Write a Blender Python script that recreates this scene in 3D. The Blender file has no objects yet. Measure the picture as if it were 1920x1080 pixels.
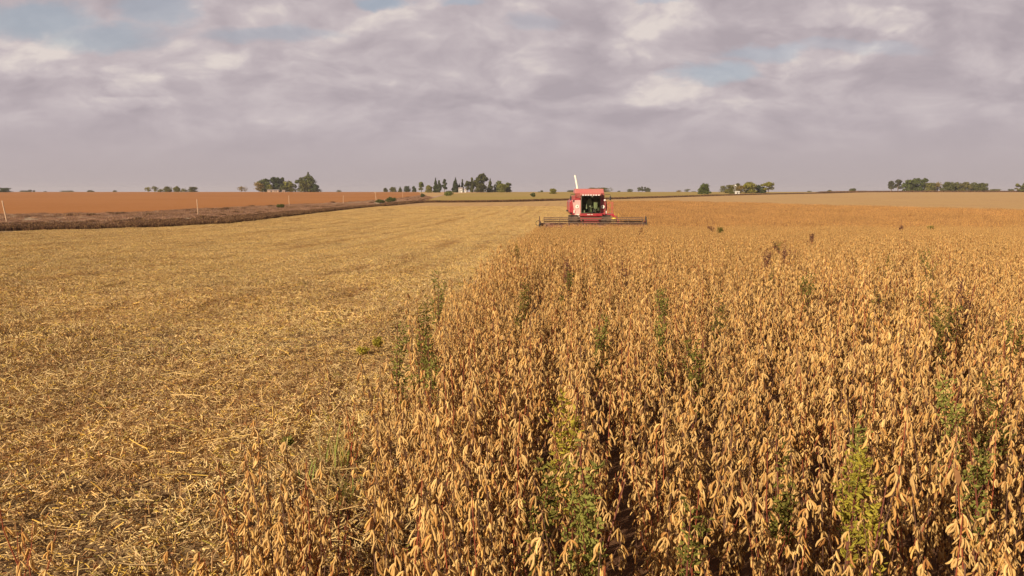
import bpy, math, random
import numpy as np
from mathutils import Vector, Matrix
R = math.radians
SC = bpy.context.scene
COL = SC.collection

# ------------------------------------------------------------------ camera
F = 1480.0; PITCH = R(6.95); CAMZ = 2.0
cd = bpy.data.cameras.new('camera'); cam = bpy.data.objects.new('camera', cd); COL.objects.link(cam)
cam.location = (0, 0, CAMZ); cam.rotation_euler = (R(90) - PITCH, 0, 0)
cd.sensor_width = 36; cd.lens = F / 1920 * 36; cd.clip_start = 0.05; cd.clip_end = 20000
SC.camera = cam
SC.view_settings.view_transform = 'Standard'; SC.view_settings.look = 'None'
SC.view_settings.exposure = 0.48; SC.view_settings.gamma = 1.0; SC.view_settings.use_curve_mapping = False
# ------------------------------------------------------------------ sun
SUN_EL = R(24); SUN_AZ = R(224)          # compass azimuth clockwise from +Y
sdir = Vector((math.sin(SUN_AZ) * math.cos(SUN_EL), math.cos(SUN_AZ) * math.cos(SUN_EL), math.sin(SUN_EL)))
sl = bpy.data.lights.new('sun', 'SUN'); sl.energy = 5.0; sl.angle = R(0.6); sl.color = (1.0, 0.84, 0.64)
so = bpy.data.objects.new('sun', sl); COL.objects.link(so)
so.rotation_euler = sdir.to_track_quat('Z', 'Y').to_euler()

def ray(px, py):
    u = (px - 960) / F; w = (540 - py) / F
    c, s = math.cos(PITCH), math.sin(PITCH)
    return Vector((u, c + s * w, -s + c * w))

# ------------------------------------------------------------------ node helper
class N:
    def __init__(s, tree): s.t = tree; s.t.nodes.clear()
    def node(s, typ, ins=None, **kw):
        n = s.t.nodes.new(typ)
        for k, v in kw.items(): setattr(n, k, v)
        for k, v in (ins or {}).items():
            i = n.inputs[k]
            if isinstance(v, bpy.types.NodeSocket): s.t.links.new(v, i)
            else: i.default_value = v
        return n
    def m(s, op, a, b=0.0, c=0.0, clamp=False):
        n = s.node('ShaderNodeMath', {0: a, 1: b, 2: c}, operation=op); n.use_clamp = clamp
        return n.outputs[0]
    def v(s, op, a, b=(0, 0, 0)):
        n = s.node('ShaderNodeVectorMath', {0: a, 1: b}, operation=op); return n.outputs[0]
    def mix(s, f, a, b):
        n = s.node('ShaderNodeMix', data_type='RGBA'); n.inputs[0]
        for i, val in ((0, f), (6, a), (7, b)):
            if isinstance(val, bpy.types.NodeSocket): s.t.links.new(val, n.inputs[i])
            else: n.inputs[i].default_value = val if i == 0 else (tuple(val) + (1,))[:4]
        return n.outputs[2]
    def noise(s, vec, scale, detail=4, rough=0.55, dist=0.0):
        n = s.node('ShaderNodeTexNoise', {'Vector': vec, 'Scale': scale, 'Detail': detail, 'Roughness': rough, 'Distortion': dist})
        return n.outputs[0]
    def ss(s, x, lo, hi):
        n = s.node('ShaderNodeMapRange', {0: x, 1: lo, 2: hi, 3: 0.0, 4: 1.0}, interpolation_type='SMOOTHSTEP'); return n.outputs[0]

# ------------------------------------------------------------------ sky
w = bpy.data.worlds.new('World'); SC.world = w; w.use_nodes = True
n = N(w.node_tree)
sky = n.node('ShaderNodeTexSky', sky_type='NISHITA', sun_disc=False, sun_elevation=SUN_EL, sun_rotation=SUN_AZ, dust_density=2.0).outputs[0]
sky = n.v('SCALE', sky); sky.node.inputs[3].default_value = 0.085
d = n.node('ShaderNodeTexCoord').outputs['Generated']
sx = n.node('ShaderNodeSeparateXYZ', {0: d}).outputs
zc = n.m('ADD', n.m('MAXIMUM', sx[2], 0.0), 0.15)
px_ = n.m('DIVIDE', sx[0], zc); py_ = n.m('DIVIDE', sx[1], zc)
P = n.node('ShaderNodeCombineXYZ', {0: px_, 1: py_, 2: 3.7}).outputs[0]
warp = n.node('ShaderNodeTexNoise', {'Vector': P, 'Scale': 1.6, 'Detail': 3}).outputs[1]
Pw = n.v('ADD', P, n.v('MULTIPLY', n.v('SUBTRACT', warp, (.5, .5, .5)), (1.1, 1.1, 1.1)))
def fb(vec, sc, det, ro): return n.noise(vec, sc, det, ro)
A = fb(Pw, 1.25, 7, 0.55)
B = fb(n.v('ADD', Pw, (-0.16, 0.10, 0.0)), 1.25, 5, 0.52)
rel = n.m('SUBTRACT', A, B)                                  # relief: the side turned to the sun is brighter
vv = n.m('DIVIDE', sx[2], n.m('MAXIMUM', sx[1], 0.15)); uu = n.m('DIVIDE', sx[0], n.m('MAXIMUM', sx[1], 0.15))
vc = n.m('MINIMUM', vv, 0.36); vm = n.m('SUBTRACT', n.m('MULTIPLY', vc, 2.7), n.m('MULTIPLY', n.m('MULTIPLY', vc, vc), 2.2))
UV = n.node('ShaderNodeCombineXYZ', {0: uu, 1: vm, 2: 0.0}).outputs[0]
wb = n.node('ShaderNodeTexNoise', {'Vector': UV, 'Scale': 9.0, 'Detail': 6, 'Roughness': 0.62}).outputs[1]
wb2 = n.node('ShaderNodeSeparateXYZ', {0: n.v('SUBTRACT', wb, (.5, .5, .5))}).outputs
uw = n.m('MULTIPLY_ADD', wb2[0], 0.13, uu); vw = n.m('MULTIPLY_ADD', wb2[1], 0.055, vv)
front = n.ss(sx[1], 0.2, 0.5)
def blob(px, py, rx, ry, soft=1.0):
    r = ray(px, py); u0, v0 = r.x / r.y, r.z / r.y
    a = n.m('DIVIDE', n.m('SUBTRACT', uw, u0), rx / F); b = n.m('DIVIDE', n.m('SUBTRACT', vw, v0), ry / F)
    q = n.m('ADD', n.m('MULTIPLY', a, a), n.m('MULTIPLY', b, b))
    return n.m('SUBTRACT', 1.0, n.ss(q, 0.15 if soft else .6, 1.6))
def many(lst):
    acc = None
    for (a, b_, rx, ry, k) in lst:
        s_ = n.m('MULTIPLY', blob(a, b_, rx, ry), k)
        acc = s_ if acc is None else n.m('MAXIMUM', acc, s_)
    return n.m('MULTIPLY', acc, front)
holes = many([(70, 35, 110, 32, 1), (190, 62, 120, 26, .9), (285, 15, 70, 30, .8), (500, 62, 130, 18, .6), (700, 2, 50, 14, 1),
              (860, 2, 60, 10, .8), (1340, 135, 70, 24, .8), (1420, 92, 100, 18, .6), (1600, 90, 140, 14, .35), (990, 48, 60, 18, .35), (1240, 0, 40, 10, .6)])
lights = many([(50, 95, 120, 38, .75), (180, 110, 110, 32, .6), (250, 140, 60, 36, .9), (370, 115, 80, 36, .75), (240, 192, 80, 14, .9), (515, 28, 90, 26, .6),
               (520, 215, 60, 22, .45), (560, 120, 110, 20, .35), (720, 30, 70, 20, .6), (820, 50, 90, 24, .6), (900, 70, 120, 22, .4), (1000, 75, 80, 24, .5),
               (1235, 28, 90, 38, .85), (1170, 100, 30, 24, .5), (1265, 165, 80, 30, .95), (1350, 190, 60, 26, .6), (1600, 28, 110, 26, .7),
               (1690, 38, 70, 32, 1), (1420, 35, 50, 22, .4), (1500, 120, 120, 14, .4), (1450, 205, 60, 18, .3), (640, 240, 80, 26, .3), (785, 240, 60, 22, .35), (985, 130, 60, 40, .45)])
darks = many([(590, 20, 90, 30, .5), (60, 160, 220, 22, .6), (1100, 60, 60, 40, .5), (1110, 140, 130, 50, .6), (1560, 72, 170, 16, .8), (1850, 60, 120, 50, .6), (1290, 220, 200, 20, .5),
              (1410, 128, 90, 12, .4), (420, 200, 160, 18, .5), (1030, 210, 220, 16, .4), (1830, 150, 180, 24, .4), (120, 250, 260, 22, .4), (700, 180, 150, 22, .3)])
w3 = n.node('ShaderNodeTexNoise', {'Vector': UV, 'Scale': 5.0, 'Detail': 4}).outputs[1]
UW = n.v('ADD', UV, n.v('MULTIPLY', n.v('SUBTRACT', w3, (.5, .5, .5)), (.16, .16, 0)))
A2 = fb(UW, 8.0, 7, .55); B2 = fb(n.v('ADD', UW, (-.022, .034, 0)), 8.0, 6, .50)
puff = n.m('SUBTRACT', A2, B2)
shade = n.m('ADD', n.m('MULTIPLY', n.m('SUBTRACT', A2, 0.5), 0.8), n.m('MULTIPLY', puff, 1.9))
shade = n.m('ADD', shade, n.m('MULTIPLY', n.m('SUBTRACT', A, 0.5), 0.15))
shade = n.m('ADD', shade, 0.40)
shade = n.m('ADD', shade, n.m('MULTIPLY', lights, 0.50)); shade = n.m('SUBTRACT', shade, n.m('MULTIPLY', darks, 0.30))
fine = n.noise(UV, 16.0, 7, 0.62)
shade = n.m('ADD', shade, n.m('MULTIPLY', n.m('SUBTRACT', fine, 0.5), 0.35))
hz = n.ss(sx[2], 0.0, 0.13)                                   # contrast fades towards the horizon
shade = n.m('ADD', n.m('MULTIPLY', n.m('SUBTRACT', shade, 0.30), n.m('MULTIPLY_ADD', hz, 0.9, 0.10)), 0.30)
ramp = n.node('ShaderNodeValToRGB', {0: shade}); cr = ramp.color_ramp
cr.elements[0].position = 0.0; cr.elements[0].color = (0.330, 0.285, 0.305, 1)
cr.elements[1].position = 1.0; cr.elements[1].color = (0.57, 0.505, 0.475, 1)
e = cr.elements.new(0.35); e.color = (0.385, 0.333, 0.350, 1)
e = cr.elements.new(0.65); e.color = (0.445, 0.388, 0.398, 1)
cloud = ramp.outputs[0]
low = n.ss(sx[2], 0.0, 0.09)
cloud = n.mix(low, (0.360, 0.305, 0.308), cloud)
gen = n.m('MULTIPLY', n.ss(fb(Pw, 0.35, 4, .5), 0.64, 0.74), n.m('SUBTRACT', 1.0, front))
hole = n.m('MULTIPLY', n.m('MAXIMUM', holes, gen), 0.62, clamp=True)
blue = n.mix(0.45, sky, (0.31, 0.375, 0.425))
fin = n.mix(hole, cloud, blue)
over = n.m('MULTIPLY_ADD', n.ss(sx[2], .24, .55), -.58, 1.0)   # the higher sky, out of frame, is dimmed to deepen contrast below
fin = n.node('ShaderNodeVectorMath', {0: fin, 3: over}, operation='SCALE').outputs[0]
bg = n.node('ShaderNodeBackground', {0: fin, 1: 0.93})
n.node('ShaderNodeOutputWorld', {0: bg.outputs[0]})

# ------------------------------------------------------------------ terrain
TY = np.array([-400, 0, 12, 30, 65, 110, 160, 260, 420, 600, 750, 1000, 1500, 3200.])
TZ = np.array([0, 0, -.13, -.64, -1.30, -1.42, -1.22, -.38, .85, 1.78, 1.86, 1.1, -2.0, -6.5])
def _spl():
    h = np.diff(TY); dl = np.diff(TZ) / h; m = np.zeros(len(TY)); m[1:-1] = (dl[1:] * h[:-1] + dl[:-1] * h[1:]) / (h[1:] + h[:-1])
    return m
TM = _spl()
def hgt(x, y):
    y = np.asarray(y, float); x = np.asarray(x, float)
    i = np.clip(np.searchsorted(TY, y) - 1, 0, len(TY) - 2); h = TY[i + 1] - TY[i]; t = np.clip((y - TY[i]) / h, 0, 1)
    z = (2*t**3 - 3*t**2 + 1) * TZ[i] + (t**3 - 2*t**2 + t) * h * TM[i] + (-2*t**3 + 3*t**2) * TZ[i+1] + (t**3 - t**2) * h * TM[i+1]
    return z + 0 * x
def at(px, py, dz=0.0, ymax=640):
    """the ground point seen at a pixel of the photograph, for laying out the map"""
    r = ray(px, py); r = r / r.y; y = 1.5
    while y < ymax:
        if CAMZ + r.z * y <= float(hgt(0, y)) + dz: break
        y *= 1.004
    return r.x * y, y
# ------------------------------------------------------------------ mesh helpers
class MB:
    def __init__(s): s.V = []; s.Fc = []; s.C = []; s.n = 0
    def add(s, v, f, c=(1, 1, 1)):
        v = np.asarray(v, float).reshape(-1, 3); s.V.append(v)
        c = np.asarray(c, float)
        if c.ndim == 1: c = np.tile(c, (len(v), 1))
        s.C.append(c)
        for fc in f: s.Fc.append([int(i) + s.n for i in fc])
        s.n += len(v); return s
    def box(s, c, d, rot=None, taper=None, col=(1, 1, 1)):
        x, y, z = [q / 2 for q in d]; v = np.array([(-x,-y,-z),(x,-y,-z),(x,y,-z),(-x,y,-z),(-x,-y,z),(x,-y,z),(x,y,z),(-x,y,z)])
        if taper is not None: v[4:, 0] *= taper[0]; v[4:, 1] *= taper[1]
        if rot is not None:
            M = np.array(Matrix.Rotation(rot[2], 3, 'Z') @ Matrix.Rotation(rot[1], 3, 'Y') @ Matrix.Rotation(rot[0], 3, 'X')); v = v @ M.T
        return s.add(v + np.array(c), [(0,3,2,1),(4,5,6,7),(0,1,5,4),(1,2,6,5),(2,3,7,6),(3,0,4,7)], col)
    def hexa(s, v, col=(1, 1, 1)):
        return s.add(v, [(0,3,2,1),(4,5,6,7),(0,1,5,4),(1,2,6,5),(2,3,7,6),(3,0,4,7)], col)
    def prism(s, pts, y0, y1, ax='y', col=(1, 1, 1)):
        """outline in the plane across axis ax, run from y0 to y1"""
        k = len(pts); v = []
        for y in (y0, y1):
            for a, b in pts: v.append((a, y, b) if ax == 'y' else ((y, a, b) if ax == 'x' else (a, b, y)))
        f = [list(range(k))[::-1], list(range(k, 2 * k))] + [(i, (i + 1) % k, (i + 1) % k + k, i + k) for i in range(k)]
        return s.add(v, f, col)
    def tube(s, pts, r, nn=8, col=(1, 1, 1), cap=True):
        pts = [Vector(p) for p in pts]; k = len(pts); rr = r if hasattr(r, '__len__') else [r] * k; v = []
        up = None
        for i, p in enumerate(pts):
            t = (pts[min(i + 1, k - 1)] - pts[max(i - 1, 0)]).normalized()
            if up is None or abs(up.dot(t)) > .95: up = Vector((0, 0, 1)) if abs(t.z) < .9 else Vector((1, 0, 0))
            a = t.cross(up).normalized(); b = a.cross(t)
            for j in range(nn):
                q = 2 * math.pi * j / nn; v.append(p + a * math.cos(q) * rr[i] + b * math.sin(q) * rr[i])
        f = [(i*nn+j, i*nn+(j+1)%nn, (i+1)*nn+(j+1)%nn, (i+1)*nn+j) for i in range(k-1) for j in range(nn)]
        if cap: f += [list(range(nn))[::-1], list(range((k-1)*nn, k*nn))]
        return s.add([tuple(q) for q in v], f, col)
    def lathe(s, prof, c, nn=24, ax='x', col=(1, 1, 1), close=True):
        """profile (radius, offset along the axis)"""
        v = []; k = len(prof)
        for j in range(nn):
            q = 2 * math.pi * j / nn
            for r, o in prof:
                a, b = r * math.cos(q), r * math.sin(q)
                v.append((c[0]+o, c[1]+a, c[2]+b) if ax == 'x' else ((c[0]+a, c[1]+o, c[2]+b) if ax == 'y' else (c[0]+a, c[1]+b, c[2]+o)))
        kk = k if close else k - 1
        f = [(j*k+i, j*k+(i+1)%k, ((j+1)%nn)*k+(i+1)%k, ((j+1)%nn)*k+i) for j in range(nn) for i in range(kk)]
        return s.add(v, f, col)
    def arrays(s, T, Tf, M, O, cols):
        """template verts T (k,3), faces Tf (q,4|3), placed by matrices M (n,3,3), offsets O (n,3), colour each"""
        T = np.asarray(T); k = len(T); nn_ = len(O)
        v = np.einsum('nij,kj->nki', M, T) + O[:, None, :]
        s.V.append(v.reshape(-1, 3)); s.C.append(np.repeat(cols, k, axis=0))
        f = (np.asarray(Tf)[None] + (np.arange(nn_) * k + s.n)[:, None, None]).reshape(-1, np.asarray(Tf).shape[1])
        s.Fc.extend(f.tolist()); s.n += nn_ * k; return s
    def mesh(s, name, mats, smooth=False, mi=None):
        me = bpy.data.meshes.new(name); me.from_pydata(np.concatenate(s.V).tolist(), [], s.Fc)
        a = me.color_attributes.new('tint', 'FLOAT_COLOR', 'POINT'); c = np.concatenate(s.C)
        a.data.foreach_set('color', np.hstack([c, np.ones((len(c), 1))]).astype(np.float32).ravel())
        for m_ in (mats if isinstance(mats, (list, tuple)) else [mats]): me.materials.append(m_)
        if smooth: me.polygons.foreach_set('use_smooth', [True] * len(me.polygons))
        if mi is not None: me.polygons.foreach_set('material_index', mi)
        me.update(); return me
    def build(s, name, mat, parent=None, bevel=0.0, smooth=False):
        o = bpy.data.objects.new(name, s.mesh(name, mat, smooth)); COL.objects.link(o)
        if parent is not None: o.parent = parent
        if bevel:
            b = o.modifiers.new('bevel', 'BEVEL'); b.width = bevel; b.segments = 2; b.limit_method = 'ANGLE'; b.angle_limit = R(40)
        return o
def tag(o, label, cat, group=None, kind=None):
    if label: o['label'] = label
    if cat: o['category'] = cat
    if group: o['group'] = group
    if kind: o['kind'] = kind
    return o
def thing(name, label, cat, loc=(0, 0, 0), rz=0.0, group=None):
    o = bpy.data.objects.new(name, None); COL.objects.link(o); o.empty_display_size = .2
    o.location = loc; o.rotation_euler = (0, 0, rz); return tag(o, label, cat, group)
def copy_thing(root, loc, rz, sc=1.0, label=None):
    r = root.copy(); COL.objects.link(r); r.location = loc; r.rotation_euler = (0, 0, rz); r.scale = (sc, sc, sc)
    if label: r['label'] = label
    for ch in list(root.children):
        c = ch.copy(); COL.objects.link(c); c.parent = r
    return r

# ------------------------------------------------------------------ materials
def mat(name, col, rough=.8, spec=.3, metal=0, var=.12, vscale=6.0, tint=False, rnd=0.0, trans=0.0, bump=0.0, bscale=30, dust=0.0, coat=0):
    m = bpy.data.materials.new(name); m.use_nodes = True; n = N(m.node_tree)
    pos = n.node('ShaderNodeNewGeometry').outputs['Position']
    oc = n.node('ShaderNodeTexCoord').outputs['Object']
    c = n.node('ShaderNodeRGB').outputs[0]; c.default_value = tuple(col) + (1,)
    if tint:
        tn = n.node('ShaderNodeAttribute', attribute_name='tint').outputs['Color']
        c = n.v('MULTIPLY', c, tn)
    k = n.m('MULTIPLY_ADD', n.noise(oc, vscale, 5, .6), 2 * var, 1 - var)
    if rnd:
        r = n.node('ShaderNodeObjectInfo').outputs['Random']; k = n.m('MULTIPLY', k, n.m('MULTIPLY_ADD', r, 2 * rnd, 1 - rnd))
    sc = n.node('ShaderNodeVectorMath', {0: c, 3: k}, operation='SCALE').outputs[0]
    if dust:
        dn = n.m('MULTIPLY', n.ss(n.noise(oc, 2.2, 6, .65), .30, .72), dust)
        sc = n.mix(dn, sc, (.36, .22, .13))
    b = n.node('ShaderNodeBsdfPrincipled', {'Base Color': sc, 'Roughness': rough, 'Metallic': metal, 'Specular IOR Level': spec, 'Coat Weight': coat})
    out = b.outputs[0]
    if bump:
        bn = n.node('ShaderNodeBump', {'Strength': bump, 'Distance': .02, 'Height': n.noise(oc, bscale, 5, .6)}); n.t.links.new(bn.outputs[0], b.inputs['Normal'])
    if trans:
        tr = n.node('ShaderNodeBsdfTranslucent', {0: sc}); out = n.node('ShaderNodeMixShader', {0: trans, 1: out, 2: tr.outputs[0]}).outputs[0]
    n.node('ShaderNodeOutputMaterial', {0: out}); return m
def field_mat(name, cols, scales, bump=.5, dirn=(.07, 1.0), streak=0.0, streak_col=(.2, .1, .05)):
    """ground sheet: fine, middle and broad patches between four colours; streaks along the working direction"""
    m = bpy.data.materials.new(name); m.use_nodes = True; n = N(m.node_tree)
    pos = n.node('ShaderNodeNewGeometry').outputs['Position']
    f1 = n.ss(n.noise(pos, scales[0], 6, .7), .35, .65); f2 = n.ss(n.noise(pos, scales[1], 5, .6), .35, .68); f3 = n.ss(n.noise(pos, scales[2], 4, .55, .6), .38, .62)
    c = n.mix(f1, cols[0], cols[1]); c = n.mix(n.m('MULTIPLY', f2, .5), c, cols[2]); c = n.mix(n.m('MULTIPLY', f3, .45), c, cols[3])
    if streak:
        s = n.node('ShaderNodeSeparateXYZ', {0: pos}).outputs; a = math.atan2(dirn[0], dirn[1])
        xs = n.m('SUBTRACT', n.m('MULTIPLY', s[0], math.cos(a)), n.m('MULTIPLY', s[1], math.sin(a)))
        pv = n.node('ShaderNodeCombineXYZ', {0: xs, 1: n.m('MULTIPLY', s[1], .02), 2: 0.0}).outputs[0]
        f = n.ss(n.noise(pv, .9, 4, .6), .52, .70); c = n.mix(n.m('MULTIPLY', f, streak), c, streak_col)
    b = n.node('ShaderNodeBsdfPrincipled', {'Base Color': c, 'Roughness': .95, 'Specular IOR Level': .1})
    bn = n.node('ShaderNodeBump', {'Strength': bump, 'Distance': .08, 'Height': n.noise(pos, scales[0] * .7, 6, .7)}); n.t.links.new(bn.outputs[0], b.inputs['Normal'])
    n.node('ShaderNodeOutputMaterial', {0: b.outputs[0]}); return m

M_ground = field_mat('stubble_ground', [(.34, .19, .085), (.56, .36, .155), (.60, .39, .18), (.52, .34, .14)], (9, 1.2, .03), streak=.35, streak_col=(.27, .14, .07))
M_soil = field_mat('shaded_soil', [(.085, .040, .022), (.15, .075, .040), (.19, .11, .055), (.11, .055, .03)], (9, 1.5, .1), .8)
M_red = field_mat('red_soil', [(.33, .130, .036), (.41, .18, .056), (.35, .138, .038), (.42, .185, .060)], (1.5, .25, .012), .3, streak=.2, streak_col=(.33, .10, .035))
M_yel = field_mat('green_gold_field', [(.33, .235, .055), (.40, .27, .085), (.30, .24, .055), (.42, .27, .11)], (2.5, .3, .02), .4)
M_pale = field_mat('pale_field', [(.40, .24, .12), (.46, .28, .14), (.42, .27, .12), (.38, .22, .11)], (2.5, .3, .01), .3, streak=.2, streak_col=(.36, .2, .1))
M_track = field_mat('dirt', [(.42, .27, .20), (.50, .33, .25), (.46, .30, .2), (.4, .26, .2)], (3, .6, .05), .3)
M_verge = field_mat('verge_soil', [(.33, .245, .165), (.43, .325, .22), (.30, .22, .145), (.44, .34, .20)], (4, .7, .06), .6)

def sheet(name, poly, m, lift, step=None):
    """a field: quads strung between a near line and a far line, draped on the terrain"""
    near, far = poly; near = np.array(near, float); far = np.array(far, float)
    def res(a, k):
        d = np.r_[0, np.cumsum(np.hypot(*np.diff(a, axis=0).T))]; t = np.linspace(0, d[-1], k)
        return np.c_[np.interp(t, d, a[:, 0]), np.interp(t, d, a[:, 1])]
    k = 60; a, b = res(near, k), res(far, k); L = np.abs(a - b).max(); q = max(4, int(L / 8)); mb = MB()
    t = np.linspace(0, 1, q)[:, None, None]; g = a[None] * (1 - t) + b[None] * t
    z = hgt(g[..., 0], g[..., 1]) + lift; v = np.dstack([g, z]).reshape(-1, 3)
    f = [(i*k+j, i*k+j+1, (i+1)*k+j+1, (i+1)*k+j) for i in range(q-1) for j in range(k-1)]
    mb.add(v, f); o = mb.build(name, m); o['kind'] = 'structure'; return o

# ground: one sheet to the horizon
ys = np.unique(np.concatenate([np.linspace(-300, 0, 10), np.linspace(0, 300, 121), np.linspace(300, 3200, 200)])); xs = np.linspace(-2300, 2300, 40)
g = np.array([(x, y, hgt(x, y)) for y in ys for x in xs]); k = len(xs)
tag(MB().add(g, [(i*k+j, i*k+j+1, (i+1)*k+j+1, (i+1)*k+j) for i in range(len(ys)-1) for j in range(k-1)]).build('ground', M_ground), None, None, kind='structure')
def line(pts, dz=0.0): return [at(a, b, dz) for a, b in pts]
M_near = field_mat('straw_strewn_soil', [(.14, .08, .045), (.38, .26, .13), (.44, .30, .15), (.34, .22, .12)], (12, 1.8, .05), .8, streak=.3, streak_col=(.16, .085, .05))
sheet('stubble_field', ([(-110, -6), (60, -6)], [(-110, 150), (60, 150)]), M_near, .006)
# working edges of the map, read off the photograph
verge_front = [(-70, 60)] + line([(0, 433), (150, 431), (300, 427), (420, 420), (500, 411), (560, 403), (640, 394), (700, 388), (790, 380)])
track_line = [(-80, 76)] + line([(0, 421), (150, 419), (380, 412), (480, 404), (560, 397), (640, 390.5), (700, 386), (760, 381), (790, 376.5), (812, 370.5), (830, 366)])
red_near = [(-100, 110)] + line([(0, 402), (130, 401), (270, 398), (400, 391), (550, 384), (640, 380), (720, 375), (770, 369.5), (792, 366)])
red_far = [(-480, 615), (-300, 612), (-200, 612), (-140, 608), (-90, 600), (-70, 590)]
sheet('soil_field', (red_near, red_far), M_red, .05)
sheet('verge', (verge_front, red_near), M_verge, .03)
def strip(pts, w0, w1=None):
    p = np.array(pts); t = np.gradient(p, axis=0); t /= np.linalg.norm(t, axis=1)[:, None]; nrm = np.c_[-t[:, 1], t[:, 0]]
    return (p - nrm * w0 / 2, p + nrm * w0 / 2)
sheet('dirt_track', strip(track_line, 1.7), M_track, .07)
hedge_line = line([(735, 383.5), (790, 380), (900, 379.5), (980, 378), (1050, 376), (1150, 373.5), (1250, 370.5), (1350, 367), (1450, 364.5), (1540, 362.8)])
field_far = [(-38, 400), (-10, 560), (40, 600), (90, 600), (150, 600), (200, 600), (260, 610)]
sheet('gold_field', (hedge_line, [at(800, 371.5), at(838, 364.2)] + field_far[1:]), M_yel, .05)

# ------------------------------------------------------------------ geometry-node scatter for uncountable stuff
def scatter(name, pts, rot, scl, idx, sources, label, cat, tilt=None):
    me = bpy.data.meshes.new(name); me.from_pydata(pts.tolist(), [], [])
    k = len(pts)
    a = me.attributes.new('rot', 'FLOAT_VECTOR', 'POINT'); rv = np.zeros((k, 3)); rv[:, 2] = rot
    if tilt is not None: rv[:, :2] = tilt
    a.data.foreach_set('vector', rv.astype(np.float32).ravel())
    a = me.attributes.new('scl', 'FLOAT_VECTOR', 'POINT'); a.data.foreach_set('vector', np.asarray(scl, np.float32).ravel())
    a = me.attributes.new('idx', 'INT', 'POINT'); a.data.foreach_set('value', np.asarray(idx, np.int32))
    o = bpy.data.objects.new(name, me); COL.objects.link(o)
    gt = bpy.data.node_groups.new(name + '_nodes', 'GeometryNodeTree')
    gt.interface.new_socket('Geometry', in_out='INPUT', socket_type='NodeSocketGeometry'); gt.interface.new_socket('Geometry', in_out='OUTPUT', socket_type='NodeSocketGeometry')
    nd = gt.nodes; lk = gt.links; gi = nd.new('NodeGroupInput'); go = nd.new('NodeGroupOutput'); jn = nd.new('GeometryNodeJoinGeometry')
    for s in reversed(sources):
        oi = nd.new('GeometryNodeObjectInfo'); oi.inputs[0].default_value = s; oi.inputs['As Instance'].default_value = True
        lk.new(oi.outputs['Geometry'], jn.inputs[0])
    ip = nd.new('GeometryNodeInstanceOnPoints'); lk.new(gi.outputs[0], ip.inputs['Points']); lk.new(jn.outputs[0], ip.inputs['Instance'])
    ip.inputs['Pick Instance'].default_value = True
    def at_(nm, ty):
        q = nd.new('GeometryNodeInputNamedAttribute'); q.data_type = ty; q.inputs[0].default_value = nm; return q.outputs[0]
    lk.new(at_('idx', 'INT'), ip.inputs['Instance Index']); lk.new(at_('scl', 'FLOAT_VECTOR'), ip.inputs['Scale'])
    er = nd.new('FunctionNodeEulerToRotation'); lk.new(at_('rot', 'FLOAT_VECTOR'), er.inputs[0]); lk.new(er.outputs[0], ip.inputs['Rotation'])
    lk.new(ip.outputs[0], go.inputs[0])
    md = o.modifiers.new('scatter', 'NODES'); md.node_group = gt
    return tag(o, label, cat, kind='stuff')
def src(name, mesh): return bpy.data.objects.new(name, mesh)       # a pattern for the scatter, never linked to the scene

rng = np.random.default_rng(7)
def rot_from(dirs, roll):
    """matrices whose -Z axis is dirs"""
    z = -dirs / np.linalg.norm(dirs, axis=1)[:, None]; h = np.where(np.abs(z[:, 2:3]) > .95, [[1., 0, 0]], [[0, 0, 1.]])
    x = np.cross(h, z); x /= np.linalg.norm(x, axis=1)[:, None]; y = np.cross(z, x)
    c, s = np.cos(roll)[:, None], np.sin(roll)[:, None]; x2 = x * c + y * s; y2 = -x * s + y * c
    return np.stack([x2, y2, z], axis=2)
def pod_template(lod):
    if lod == 0: ts = [0, .10, .26, .42, .58, .74, .90, 1]; ws = [.12, .50, .98, .80, 1.02, .82, .70, .10]; kk = 6
    elif lod == 1: ts = [0, .25, .5, .78, 1]; ws = [.15, .95, .85, .95, .1]; kk = 4
    else: ts = [0, .4, 1]; ws = [.25, 1, .15]; kk = 3
    v = []
    for t, w_ in zip(ts, ws):
        cx = .17 * math.sin(math.pi * t * .9)                     # curved like a sickle
        for j in range(kk):
            q = 2 * math.pi * (j + .5) / kk; v.append((cx + .098 * w_ * math.cos(q), .066 * w_ * math.sin(q), -t))
    f = [(i*kk+j, (i+1)*kk+j, (i+1)*kk+(j+1)%kk, i*kk+(j+1)%kk) for i in range(len(ts)-1) for j in range(kk)]
    return np.array(v), np.array(f)
PODT = [pod_template(i) for i in range(3)]
LEAFT = (np.array([(0, 0, 0), (.20, .16, -.25), (.15, .26, -.7), (.06, 0, -1.1), (-.13, .24, -.6), (-.22, .14, -.3), (0, -.09, -.5)]),
         np.array([(0, 1, 6, 6), (1, 2, 6, 6), (2, 3, 6, 6), (3, 4, 6, 6), (4, 5, 6, 6), (5, 0, 6, 6)])[:, :3])
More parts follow.
